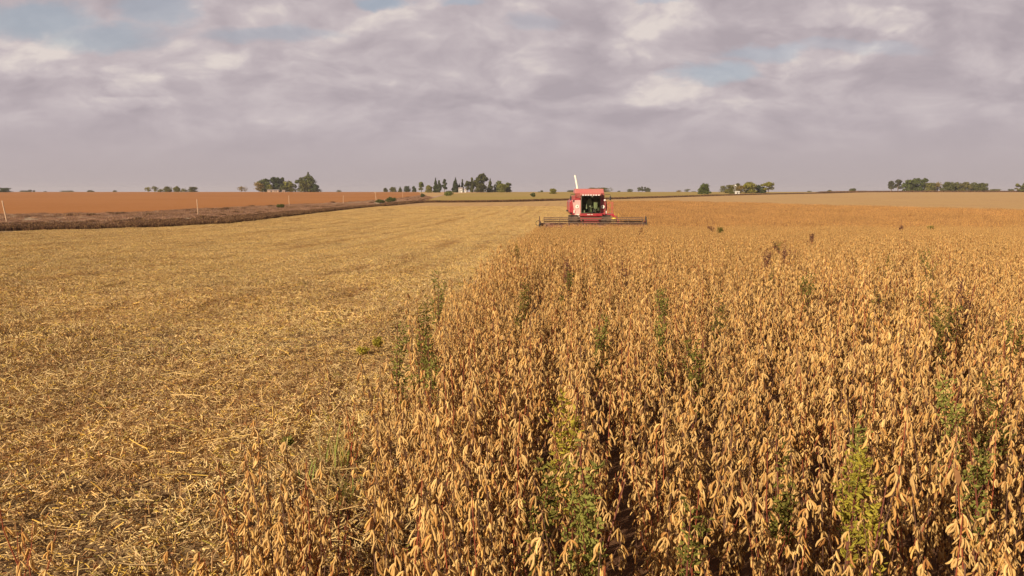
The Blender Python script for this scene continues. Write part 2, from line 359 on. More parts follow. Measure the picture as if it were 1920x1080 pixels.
def plant_bits(r, H, lod, lush=1.0):
    """stems as list of polylines; pods as arrays"""
    stems = []; nodes = []
    def curve(p0, d0, L, k=7, up=.35, wob=.10):
        pts = [p0]; d_ = d0 / np.linalg.norm(d0)
        for i in range(k):
            d_ = d_ + np.array([r.normal(0, wob), r.normal(0, wob), up * .3]); d_ /= np.linalg.norm(d_); pts.append(pts[-1] + d_ * L / k)
        return np.array(pts)
    main = curve(np.zeros(3), np.array([r.normal(0, .07), r.normal(0, .07), 1]), H, 8, wob=.05); stems.append((main, .0045, .0016))
    for b in range(r.integers(2, 6) if lod < 2 else 2):
        t = r.uniform(.08, .40); p0 = main[int(t * 8)]; a = r.uniform(0, 2 * math.pi); L = H * r.uniform(.45, .80) * (1 - t * .5)
        stems.append((curve(p0, np.array([math.cos(a) * .42, math.sin(a) * .42, 1.0]), L, 6, up=.55), .0028, .0012))
    O = []; D = []; Ln = []; J = []
    for si, (pts, _, _) in enumerate(stems):
        seg = np.linalg.norm(np.diff(pts, axis=0), axis=1); L = seg.sum(); cum = np.r_[0, np.cumsum(seg)]
        t0 = .10 * H if si == 0 else .05
        for s in np.arange(t0 + .05 * r.random(), L, .040 if lod < 2 else .09):
            p = np.array([np.interp(s, cum, pts[:, i]) for i in range(3)])
            if p[2] < .16 * H: continue
            a0 = r.uniform(0, 2 * math.pi); kk = int(r.choice([1, 2, 3, 4, 5], p=[.14, .28, .30, .18, .10]))
            if lod == 2: kk = 2
            if s > L - .05: kk = 4 if lod < 2 else 3
            if r.random() > lush: continue
            pet = np.array([math.cos(a0), math.sin(a0), .35]) * r.uniform(.004, .018); J.append((p, p + pet))
            for q in range(kk):
                a = a0 + r.normal(0, .9); sp = r.uniform(.05, .75)
                O.append(p + pet); D.append((math.cos(a) * sp, math.sin(a) * sp, -1 + r.uniform(0, .2))); Ln.append(r.uniform(.036, .061) * (1.15 if lod == 2 else 1))
    return stems, J, np.array(O), np.array(D), np.array(Ln)
def pod_cols(r, k):
    base = np.array([(1.0, 1.0, 1.0), (1.12, 1.14, 1.15), (.86, .80, .72), (.80, .66, .50), (.62, .44, .34), (1.08, 1.0, .76)])
    c = base[r.choice(6, k, p=[.30, .22, .17, .14, .09, .08])]; return c * r.uniform(.78, 1.14, (k, 1))
def make_plant(seed, H, lod, joined=False, lush=1.0, mats=None):
    r = np.random.default_rng(seed); stems, J, O, D, L = plant_bits(r, H, lod, lush)
    ms, mp = MB(), MB(); nn_ = (5, 3, 3)[lod]; sc = r.choice([0, 1, 2])
    scol = [(1, 1, 1), (1.6, .75, .55), (.75, .7, .7)][sc]
    for pts, r0, r1 in stems: ms.tube(pts, list(np.linspace(r0, r1, len(pts)) * (1 if lod < 2 else 1.5)), nn_, scol, cap=False)
    if lod == 0:
        for a, b in J: ms.tube([a, b], [.0013, .001], 3, scol, cap=False)
    k = len(L); M = rot_from(D, r.uniform(0, 2 * math.pi, k)) * L[:, None, None]
    fat = r.uniform(.85, 1.2, k); M[:, :, :2] *= fat[:, None, None] * (1.0 if lod < 2 else 1.5)
    mp.arrays(PODT[lod][0], PODT[lod][1], M, O, pod_cols(r, k))
    # dried leaves still hanging
    kl = int(r.choice([0, 1, 3, 6], p=[.4, .3, .2, .10])) if lod < 2 else 2
    ml = MB()
    if kl:
        ii = r.integers(0, k, kl); a = r.uniform(0, 6.28, kl); Dl = np.c_[np.cos(a) * .45, np.sin(a) * .45, -np.ones(kl)]
        Ml = rot_from(Dl, r.uniform(0, 6.28, kl)) * r.uniform(.040, .065, kl)[:, None, None]
        cl = np.array([(1, 1, 1), (1.2, 1.1, .9), (.75, .62, .5)])[r.integers(0, 3, kl)]
        ml.arrays(LEAFT[0], LEAFT[1], Ml, O[ii], cl)
    if not joined:
        out = [('stem', ms.mesh('stem', M_stem, True)), ('pods', mp.mesh('pods', M_pod, True))]
        if kl: out.append(('dry_leaves', ml.mesh('dry_leaves', M_dry)))
        return out
    al = MB(); mi = []
    for j, q in enumerate((ms, mp, ml)):
        if q.n == 0: continue
        for f in q.Fc: al.Fc.append([i + al.n for i in f])
        al.V += q.V; al.C += q.C; mi += [j] * len(q.Fc); al.n += q.n
    return al.mesh('soy', [M_stem, M_pod, M_dry], True, mi)
M_stem = mat('soy_stem', (.165, .085, .050), .75, .3, tint=True, rnd=.2)
M_pod = mat('soy_pod', (.61, .385, .14), .62, .25, tint=True, rnd=.12, var=.15, vscale=60, trans=.12)
M_dry = mat('dry_leaf', (.36, .215, .105), .8, .2, tint=True, rnd=.15, vscale=40, trans=.2)

# ------------------------------------------------------------------ the standing crop
DX = .07                                                       # the rows run slightly to the right of the view
def edge_x(y):
    return np.interp(y, [0, 2.0, 3.4, 4.2, 5.8, 7.7, 12, 24, 67, 260], [-.26, -.36, -.72, -.83, -.95, -.85, -.64, -.02, 2.20, 2.20 + DX * 193])
HX, HY = 6.93, 70.0                                            # harvester on the map
back = np.array(sorted([at(px, py, .75) for px, py in [(1080, 374), (1150, 374), (1300, 375), (1420, 378), (1540, 381), (1700, 385), (1920, 389), (2100, 391)]], key=lambda p: p[0] / p[1]))
def in_crop(x, y):
    k = x > edge_x(y) + .07 * np.sin(y * 2.3) + .06 * np.sin(y * 5.1 + 1)
    k &= ~((y > HY - 3.55) & (x < edge_x(y) + 9.1 - np.clip((y - 66) * .11, 0, 2.6)))
    k &= y < np.interp(x / np.maximum(y, 1), back[:, 0] / back[:, 1], back[:, 1]) + 2 * np.sin(x * .35)
    return k
def crop_scale(y):
    t = np.clip((y - 12) / 48, 0, 1); return 1 - .25 * t * t * (3 - 2 * t)
def rows(y0, y1, sx_, sy_, marg=1.3):
    """plant places on the drilled rows inside the widened view"""
    wd = .69 * y1 + marg; u = np.arange(-2.5, wd + DX * y1, sx_); y = np.arange(y0, y1, sy_)
    U, Y = np.meshgrid(u, y); Y = Y + rng.uniform(-.5, .5, U.shape) * sy_; X = U + DX * Y + rng.normal(0, .075, U.shape)
    X, Y = X.ravel(), Y.ravel(); k = in_crop(X, Y) & (X < .69 * Y + marg) & (Y >= y0) & (Y < y1); return X[k], Y[k]
X, Y = rows(1.3, 60, .37, .125)
keep = rng.random(len(X)) > .10 + .60 * ((np.sin(X * 4.1 + Y * .9) * np.sin(Y * 2.7 + X * 1.3)) > .62) * (Y < 25)
X, Y = X[keep], Y[keep]
dist = np.hypot(X, Y); vis = (np.abs(X) < .66 * Y + .1) & (Y > 1.6); order = np.argsort(dist + 1000 * ~vis); near = order[:300]
plants = []
for s in range(16): plants.append(make_plant(100 + s, .84 + .22 * rng.random(), 0))
made = {}
SOY_LABEL = 'ripe leafless soybean plant hung with tan pods in the near standing crop'
for i in near:
    v_ = int(rng.integers(0, 16)); loc = (X[i], Y[i], float(hgt(X[i], Y[i])) - .01); rz = rng.uniform(0, 6.28)
    if v_ not in made:
        t = thing('soybean_plant', SOY_LABEL, 'soybean plant', loc, rz, 'soybean plants of the standing crop nearest the camera'); made[v_] = t
        for nm, me in plants[v_]:
            o = bpy.data.objects.new(nm, me); COL.objects.link(o); o.parent = t
    else: copy_thing(made[v_], loc, rz, rng.uniform(.88, 1.1))
rest = np.ones(len(X), bool); rest[near] = False; X, Y = X[rest], Y[rest]
so_near = [src('soy_pattern', make_plant(300 + s, .84 + .22 * rng.random(), 0, True)) for s in range(14)]
so_mid = [src('soy_pattern', make_plant(400 + s, .84 + .22 * rng.random(), 1, True)) for s in range(12)]
def tilt(k): return rng.normal(0, .07, (k, 2))
idx = np.where(Y < 16, rng.integers(0, 14, len(X)), 14 + rng.integers(0, 12, len(X)))
sc = rng.uniform(.82, 1.14, len(X)) * crop_scale(Y) * (1 + .10 * np.sin(X * .9 + 1) * np.sin(Y * .5))
scatter('soybean_crop', np.c_[X, Y, hgt(X, Y) - .01], rng.uniform(0, 6.28, len(X)), np.c_[sc, sc, sc], idx, so_near + so_mid,
        'tan standing soybean crop in front of the red harvester', 'crop', tilt(len(X)))
# far part of the crop: 3 m squares
def far_tile(seed, S=3.0):
    r = np.random.default_rng(seed); mp = MB(); ms = MB(); mi = []
    base = [plant_bits(np.random.default_rng(seed * 50 + q), .80, 2) for q in range(10)]
    for x in np.arange(-S/2 + .2, S/2, .40):
        for y in np.arange(-S/2, S/2, .14):
            st, J, O, D, L = base[r.integers(0, 10)]; s_ = r.uniform(.62, 1.12); a = r.uniform(0, 6.28); c, sn = math.cos(a), math.sin(a)
            Rm = np.array([(c, -sn, 0), (sn, c, 0), (0, 0, 1)]); k = len(L); off = np.array([x + r.normal(0, .07), y, 0])
            M = rot_from(D @ Rm.T, r.uniform(0, 6.28, k)) * (L * 1.2)[:, None, None]; M[:, :, :2] *= 1.5
            cc = pod_cols(r, k) * r.choice([1, 1, 1, .85]) * np.array([.98, .89, .79])
            if r.random() < .03: cc = cc * np.array([.42, .33, .34]); s_ *= 1.18
            mp.arrays(PODT[2][0], PODT[2][1], M, O @ Rm.T * s_ + off, cc)
            ms.tube([off, off + np.array([0, 0, .7 * s_])], [.006, .004], 3, cap=False)
    al = MB(); al.V = mp.V + ms.V; al.C = mp.C + ms.C; al.n = mp.n + ms.n; al.Fc = mp.Fc + [[i + mp.n for i in f] for f in ms.Fc]
    return al.mesh('soy_far', [M_pod, M_stem], False, [0] * len(mp.Fc) + [1] * len(ms.Fc))
ft = [src('soy_pattern', far_tile(s)) for s in (1, 2, 3)]
tx, ty = np.meshgrid(np.arange(-20, 260, 3.0), np.arange(60 + 1.5, 300, 3.0)); tx = (tx + DX * ty).ravel(); ty = ty.ravel()
ty0 = ty; ty = ty + 9 * (rng.random(len(ty)) ** 2) * (ty > 95); k = in_crop(tx - 1.2, ty) & in_crop(tx + 1.2, ty) & in_crop(tx, ty - 1.3) & in_crop(tx, ty + 1.3) & (tx < .69 * ty + 6)
ty = ty0; tx, ty = tx[k], ty[k]
scz = rng.uniform(.78, .88, len(tx)) * (1 + .08 * np.sin(tx * .21) * np.sin(ty * .13))
scatter('soybean_crop', np.c_[tx, ty, hgt(tx, ty)], rng.integers(0, 2, len(tx)) * math.pi, np.c_[np.ones(len(tx)), np.ones(len(tx)), scz], rng.integers(0, 3, len(tx)), ft,
        'far orange part of the soybean crop behind and right of the harvester', 'crop')

cs = [(float(edge_x(y)) - (.35 if y < 6 else -.05), y) for y in (0, 1.2, 2.2, 3.4, 4.3, 5.3, 7.5, 10, 15, 20, 28, 40, 52, 66)]; sheet('crop_shade_soil', (cs, [(46, y) for _, y in cs]), M_soil, .012)  # soil coloured dark for the shade under the crop and beside its near edge
# single plants left standing on the stubble
def lone(px, py, top, seed, label, n_=1, spread=.0, lush=1.0, sc=1.0):
    r = np.random.default_rng(seed)
    for i in range(n_):
        x, y = at(px, py, top); x += r.normal(0, spread); y += r.normal(0, spread * 1.6)
        t = thing('soybean_plant', label, 'soybean plant', (x, y, float(hgt(x, y)) - .01), r.uniform(0, 6.28)); t.scale = (sc, sc, sc)
        if n_ > 1: t['group'] = label.split(',')[0]
        for nm, me in make_plant(seed * 31 + i, top / sc * r.uniform(.9, 1.0) + (0 if i else .02), 0, lush=lush):
            o = bpy.data.objects.new(nm, me); COL.objects.link(o); o.parent = t
lone(42, 885, .78, 11, 'lone soybean plant with few brown pods at the lower left corner of the photo', 1, 0, .5, 1.15)
lone(492, 765, .90, 12, 'tallest soybean plant of the clump left standing on the stubble', 1, 0, .8)
lone(505, 830, .86, 13, 'tan soybean plants of the clump left standing on the stubble at the lower centre left', 6, .10, 1, 1.05)
lone(510, 930, .80, 14, 'heavily podded soybean plants at the front of the clump left on the stubble', 7, .09, 1, 1.05)
lone(435, 835, .70, 15, 'brown podded soybean plant at the left side of the clump on the stubble', 1, 0, .7)
lone(330, 1020, .42, 16, 'low broken soybean plant by the bottom edge, left of the clump', 1, 0, .8)
lone(388, 1030, .42, 17, 'low soybean plant with orange brown pods right beside the clump at the bottom edge', 1, 0, .8)
lone(615, 650, .60, 18, 'thin soybean plant standing on the stubble just left of the crop edge', 1, 0, .5)
lone(655, 735, .60, 19, 'small soybean plant in the gap beside the crop edge', 1, 0, .7)

lone(625, 965, .50, 20, 'bare dark soybean stems in the shaded gap between the clump and the crop', 9, .13, .10)
# ------------------------------------------------------------------ straw litter on the stubble
M_straw = mat('straw', (.74, .55, .26), .7, .25, tint=True, rnd=.06, vscale=30, trans=.1)
def litter_tile(seed, S=2.0, n_straw=6500, n_chaff=3200, n_stub=170):
    r = np.random.default_rng(seed); mb = MB()
    cols = np.array([(1.0, 1.0, .95), (1.25, 1.22, 1.05), (.72, .66, .66), (.50, .42, .42), (1.15, 1.05, .50), (.72, .82, .35), (1.5, 1.5, 1.5), (.62, .40, .30)])
    pr = [.33, .20, .14, .09, .14, .025, .015, .06]
    T = np.array([(-.5, 0, 0), (-.5, 0, 0), (-.5, 0, 0), (0, 0, 0), (0, 0, 0), (0, 0, 0), (.5, 0, 0), (.5, 0, 0), (.5, 0, 0)])
    f = np.array([(i*3+j, i*3+(j+1) % 3, (i+1)*3+(j+1) % 3, (i+1)*3+j) for i in range(2) for j in range(3)])
    ph = r.uniform(0, 6.28, 8)
    def lump(x, y):
        v = 0
        for i_ in range(4):
            a_ = ph[i_]; f_ = (2, 3, 5, 8)[i_] * math.pi; v = v + np.sin(f_ * (x * round(math.cos(a_) * 2) / 2 + y * .5) + ph[i_ + 4]) * np.cos(f_ * .7 * (y - x * .3) + ph[3 - i_])
        return np.clip(.5 + v * .3, 0, 1)
    def straws(k, L, rad, pit, z0, colw=None):
        a = r.uniform(0, 2 * math.pi, k); p = r.normal(0, pit, k); bend = r.normal(0, .12, k)
        V = np.zeros((k, 9, 3))
        dirs = np.c_[np.cos(a) * np.cos(p), np.sin(a) * np.cos(p), np.sin(p)]; side = np.c_[-np.sin(a), np.cos(a), np.zeros(k)]; up = np.cross(dirs, side)
        for i, t in enumerate((-.5, 0, .5)):
            c = dirs * (t * L)[:, None] + side * (bend * L * (0 if t == 0 else 1) * .5)[:, None]
            for j in range(3):
                q = 2 * math.pi * j / 3; V[:, i*3+j] = c + side * (math.cos(q) * rad)[:, None] + up * (math.sin(q) * rad)[:, None]
        pos = np.c_[r.uniform(-S/2, S/2, (k, 2)), z0]; cl_ = lump(pos[:, 0], pos[:, 1]); pos[:, 2] += .055 * cl_
        pos[:, :2] += np.where((cl_ < .32) & (r.random(k) < .8), .12, 0)[:, None]
        pos[:, 2] += np.abs(dirs[:, 2]) * L * .5
        V += pos[:, None, :]; cc = cols[r.choice(len(cols), k, p=pr)] * r.uniform(.6, 1.12, (k, 1))
        mb.V.append(V.reshape(-1, 3)); mb.C.append(np.repeat(cc, 9, axis=0))
        mb.Fc.extend((f[None] + (np.arange(k) * 9 + mb.n)[:, None, None]).reshape(-1, 4).tolist()); mb.n += 9 * k
    k = n_straw; straws(k, r.gamma(3, .009, k) + .022, r.uniform(.0016, .0040, k), .42, r.uniform(.002, .035, k))
    k = 60; straws(k, r.uniform(.18, .42, k), r.uniform(.002, .0035, k), .10, r.uniform(.02, .045, k))
    # chaff: curled husks and leaf bits
    k = n_chaff; M = rot_from(np.c_[r.normal(0, 1, (k, 2)), r.normal(0, .35, k)], r.uniform(0, 6.28, k)) * r.uniform(.012, .034, k)[:, None, None]
    cc = cols[r.choice(len(cols), k, p=[.30, .12, .22, .14, .06, .02, .03, .11])] * r.uniform(.7, 1.05, (k, 1))
    O = np.c_[r.uniform(-S/2, S/2, (k, 2)), r.uniform(.004, .03, k)]; O[:, 2] += .05 * lump(O[:, 0], O[:, 1]); mb.arrays(LEAFT[0], LEAFT[1], M, O, cc)
    # cut stubs in rows
    for x in np.arange(-S/2 + .2, S/2, .40):
        for y in np.arange(-S/2, S/2, 2.0 / (n_stub / 5)):
            b = np.array([x + r.normal(0, .10), y + r.normal(0, .02), 0]); h = r.uniform(.05, .13)
            mb.tube([b, b + np.array([r.normal(0, .018), r.normal(0, .018), h])], [.0036, .003], 4, (.62, .48, .45) if r.random() < .6 else (.9, .75, .7))
    return mb.mesh('litter', M_straw, False)
nt = N.__new__(N); nt.t = M_straw.node_tree                      # broad tone of the straw follows the passes of the machine
bs = [q for q in nt.t.nodes if q.type == 'BSDF_PRINCIPLED'][0]; tl_ = [q for q in nt.t.nodes if q.type == 'BSDF_TRANSLUCENT'][0]; c0 = bs.inputs['Base Color'].links[0].from_socket
ps = nt.node('ShaderNodeNewGeometry').outputs['Position']; sp_ = nt.node('ShaderNodeSeparateXYZ', {0: ps}).outputs
xs_ = nt.m('SUBTRACT', sp_[0], nt.m('MULTIPLY', sp_[1], .07))
pv_ = nt.node('ShaderNodeCombineXYZ', {0: xs_, 1: nt.m('MULTIPLY', sp_[1], .05), 2: 0.0}).outputs[0]
f_a = nt.ss(nt.noise(pv_, .75, 4, .6), .42, .68); f_b = nt.ss(nt.noise(ps, .35, 5, .65, .5), .42, .66); f_c = nt.ss(nt.noise(ps, 1.6, 4, .6, .5), .48, .70)
c1 = nt.mix(nt.m('MULTIPLY', f_a, .60), c0, nt.v('MULTIPLY', c0, (.78, .68, .60))); c1 = nt.mix(nt.m('MULTIPLY', f_b, .6), c1, nt.v('MULTIPLY', c1, (.80, .80, .90))); c1 = nt.mix(nt.m('MULTIPLY', f_c, .6), c1, nt.v('MULTIPLY', c1, (.78, .66, .62)))
for off, wd_ in ((15.6, .30), (13.7, .26)):                      # wheel tracks pressed into the straw, one pair to each pass
    fr_ = nt.m('ABSOLUTE', nt.m('SUBTRACT', nt.m('FRACT', nt.m('DIVIDE', nt.m('ADD', nt.m('ADD', xs_, nt.m('MULTIPLY', nt.noise(ps, .25, 2), .8)), off + 4.1), 9.0)), .5))
    tk = nt.m('SUBTRACT', 1.0, nt.ss(fr_, wd_ / 18, wd_ / 5)); tk = nt.m('MULTIPLY', tk, nt.ss(nt.noise(ps, .16, 3, .6), .42, .62))
    c1 = nt.mix(nt.m('MULTIPLY', tk, .45), c1, nt.v('MULTIPLY', c1, (.55, .42, .38)))
nt.t.links.new(c1, bs.inputs['Base Color']); nt.t.links.new(c1, tl_.inputs[0])
lt = [src('litter_pattern', litter_tile(s)) for s in (1, 2, 3, 4)]
S = 1.92; tx, ty = np.meshgrid(np.arange(-130, 40, S), np.arange(1.5, 170, S)); tx = tx.ravel() + .3; ty = ty.ravel()
vf = np.array(verge_front)
left_ok = tx > np.where(ty < vf[1, 1], -500, np.interp(ty, vf[:, 1], vf[:, 0])) + .3
left_ok &= ~((tx < -40) & (ty > 62.5))
k = (np.abs(tx) < .70 * ty + 2.5) & left_ok & (~(in_crop(tx - .75, ty) & (ty < 66) & in_crop(tx - .75, ty + 1)))
k &= ~((ty > 66) & (tx > edge_x(ty) + 8)); tx, ty = tx[k], ty[k]
litter_rot = rng.integers(0, 4, len(tx)) * (math.pi / 2)
stl = np.c_[hgt(tx, ty + .5) - hgt(tx, ty - .5), np.zeros(len(tx))]
scatter('straw_litter', np.c_[tx, ty, hgt(tx, ty)], rng.integers(0, 2, len(tx)) * math.pi, np.c_[np.ones(len(tx)), np.ones(len(tx)), rng.uniform(.8, 1.5, len(tx))], rng.integers(0, 4, len(tx)), lt,
        'golden chopped straw and stubble covering the harvested field', 'straw')

# ------------------------------------------------------------------ dry weeds of the verge and the dark field boundary
M_weed = mat('dry_weed', (.215, .155, .11), .85, .15, tint=True, rnd=.2, vscale=3, trans=.15)
def clump(seed, k, w_, h, cols):
    r = np.random.default_rng(seed); mb = MB()
    for i in range(k):
        x, y = r.normal(0, w_, 2); a = r.uniform(0, 6.28); L = h * r.uniform(.5, 1.15); ln = r.uniform(.1, .5); wd = r.uniform(.010, .024)
        c, s_ = math.cos(a), math.sin(a); q = np.array([(-s_ * wd, c * wd, 0), (s_ * wd, -c * wd, 0)])
        p0 = np.array([x, y, 0]); p1 = p0 + np.array([c * ln * .3 * L, s_ * ln * .3 * L, .6 * L]); p2 = p0 + np.array([c * ln * L, s_ * ln * L, L])
        col = np.array(cols[r.integers(0, len(cols))]) * r.uniform(.75, 1.2)
        mb.add([p0 + q[0], p0 + q[1], p1 + q[1], p1 + q[0], p2], [(0, 1, 2, 3), (3, 2, 4)], col)
        if r.random() < .5:
            M = rot_from(r.normal(0, 1, (4, 3)), r.uniform(0, 6, 4)) * .07; mb.arrays(LEAFT[0], LEAFT[1], M, p1 + r.normal(0, .06, (4, 3)), np.tile(col, (4, 1)))
    return mb.mesh('weeds', M_weed)
dk = [(.55, .40, .36), (.80, .55, .45), (.38, .26, .22), (1.6, 1.3, .8)]; md_ = [(1.2, 1.0, .95), (1.7, 1.45, 1.4), (.8, .62, .56), (1.9, 1.5, .95)]
tn = [(2.1, 1.8, 1.5), (1.8, 1.5, 1.4), (1.3, 1.0, .95)]
wsrc = [src('weed_pattern', clump(1, 170, .30, .38, dk)), src('weed_pattern', clump(2, 170, .34, .38, dk)), src('weed_pattern', clump(3, 130, .4, .24, md_)), src('weed_pattern', clump(4, 120, .4, .17, tn))]
def along(a, b, dens, f0=0, f1=1):
    """random places between two lines"""
    a = np.array(a); b = np.array(b); o = []
    def res(q, t):
        d = np.r_[0, np.cumsum(np.hypot(*np.diff(q, axis=0).T))]; return np.c_[np.interp(t * d[-1], d, q[:, 0]), np.interp(t * d[-1], d, q[:, 1])]
    t = rng.random(dens); s_ = rng.uniform(f0, f1, dens)[:, None]; return res(a, t) * (1 - s_) + res(b, t) * s_
def scat(name, p, idx, s0, s1, label):
    k = len(p); s_ = rng.uniform(s0, s1, k); scatter(name, np.c_[p, hgt(p[:, 0], p[:, 1])], rng.uniform(0, 6.28, k), np.c_[s_, s_, s_ * rng.uniform(.8, 1.2, k)], idx, wsrc, label, 'weeds')
vf2 = np.array(verge_front); 
p1 = along(verge_front, track_line[:-1], 5200, -.02, .16); p2 = along(verge_front, track_line[:-1], 6000, .16, .9); p3 = along(track_line[:-1], red_near, 4500, .08, 1.0)
p4 = along(verge_front, red_near, 1500, .38, .55)
pp = np.concatenate([p1, p2, p3]); ii = np.concatenate([rng.integers(0, 2, len(p1)), rng.choice([0, 2, 3], len(p2), p=[.25, .5, .25]), rng.choice([1, 2, 3], len(p3), p=[.02, .28, .70])])
tl = np.array(track_line); dmin = np.min(np.hypot(pp[:, None, 0] - np.interp(np.linspace(0, 1, 200), np.linspace(0, 1, len(tl)), tl[:, 0]), pp[:, None, 1] - np.interp(np.linspace(0, 1, 200), np.linspace(0, 1, len(tl)), tl[:, 1])), axis=1)
k = (dmin > 1.0) & ((pp[:, 1] < 190) | (rng.random(len(pp)) < .25)); scat('verge_weeds', pp[k], ii[k], .7, 1.15, 'dark brown dry weeds and grass on the verge between stubble and red field')
hl = np.array(hedge_line); p5 = along(hl, hl + np.array([0, 1.6]), 2600)
scat('boundary_weeds', p5, rng.integers(0, 2, len(p5)), 1.0, 1.5, 'thin dark line of weeds along the far edge of the gold field')
far_hedge = [at(1540, 362.8), (250, 560), (300, 585), (380, 600), (480, 610)]
p6 = along(far_hedge, np.array(far_hedge) + [0, 3], 2600); scat('boundary_weeds', p6, rng.integers(0, 2, len(p6)), 1.6, 2.6, 'dark weedy line on the horizon below the trees at the right')

# ------------------------------------------------------------------ fence posts
M_post = mat('post_wood', (.50, .34, .22), .85, .2, var=.2, vscale=5, bump=.4)
def post(px, py, h, lean, label, r0=.075, name='fence_post', grp='wooden posts along the verge'):
    x, y = at(px, py); mb = MB(); k = 8
    pts = [(lean * h * t + .02 * math.sin(t * 5 + px), 0, h * t - .1) for t in np.linspace(0, 1, k)]
    mb.tube(pts, [r0 * .72 * (1.1 - .25 * t) for t in np.linspace(0, 1, k)], 9)
    o = mb.build(name, M_post, smooth=True); o.location = (x, y, float(hgt(x, y))); return tag(o, label, 'fence post', grp)
post(13, 417, 2.55, -.13, 'leaning pale wooden post at the left edge of the photo', .10)
post(371.5, 404, 2.45, -.02, 'upright pale post on the verge, second from the left', .085)
post(542.5, 386.5, 2.4, -.01, 'upright pale post beside the small dark bush, third from the left', .085)
post(644, 382.5, 2.2, 0, 'thin post before the red field, left of the two crossed poles', .075)
post(704.5, 380, 2.9, .0, 'upright pole of the two crossed poles by the verge bushes', .07)
post(708, 379.8, 2.9, -.26, 'slanting pole of the two crossed poles by the verge bushes', .07)
post(755, 371.5, 2.6, 0, 'thin far post at the right end of the red field', .08)
# ------------------------------------------------------------------ trees
M_bark = mat('bark', (.13, .095, .07), .9, .15, rnd=.15, bump=.3, vscale=2)
M_leaf = mat('foliage', (.105, .108, .034), .75, .2, tint=True, rnd=.06, vscale=.5, var=.22, trans=.25)
def leaf_cloud(mb, r, c, rad, k, size, col, shell=.55, flat=1.0):
    """leaf clumps through an uneven ellipsoid"""
    d = r.normal(0, 1, (k, 3)); d /= np.linalg.norm(d, axis=1)[:, None]; q = (shell + (1 - shell) * r.random(k)) ** .8
    lump = 1 + .22 * np.sin(d[:, 0] * 5 + c[0] * 3) * np.sin(d[:, 2] * 4 + c[2] * 2) + .12 * np.sin(d[:, 1] * 9 + c[0])
    P_ = d * np.array(rad) * (q * lump)[:, None] + np.array(c)
    s_ = size * r.uniform(.6, 1.5, k); T = np.array([(-.5, 0, -.35), (.45, .12, -.5), (.55, 0, .4), (-.4, -.12, .5)])
    M = rot_from(d + r.normal(0, .7, (k, 3)), r.uniform(0, 6.28, k)); Rm = M[:, :, [0, 2, 1]] * s_[:, None, None]
    cl = np.array(col) * r.uniform(.65, 1.35, (k, 1)); mb.arrays(T, np.array([(0, 1, 2, 3)]), Rm, P_, cl)
KIND = {'broad': 0, 'conifer': 1, 'euca': 2, 'umbrella': 3, 'bush': 4, 'column': 5, 'bare': 6}
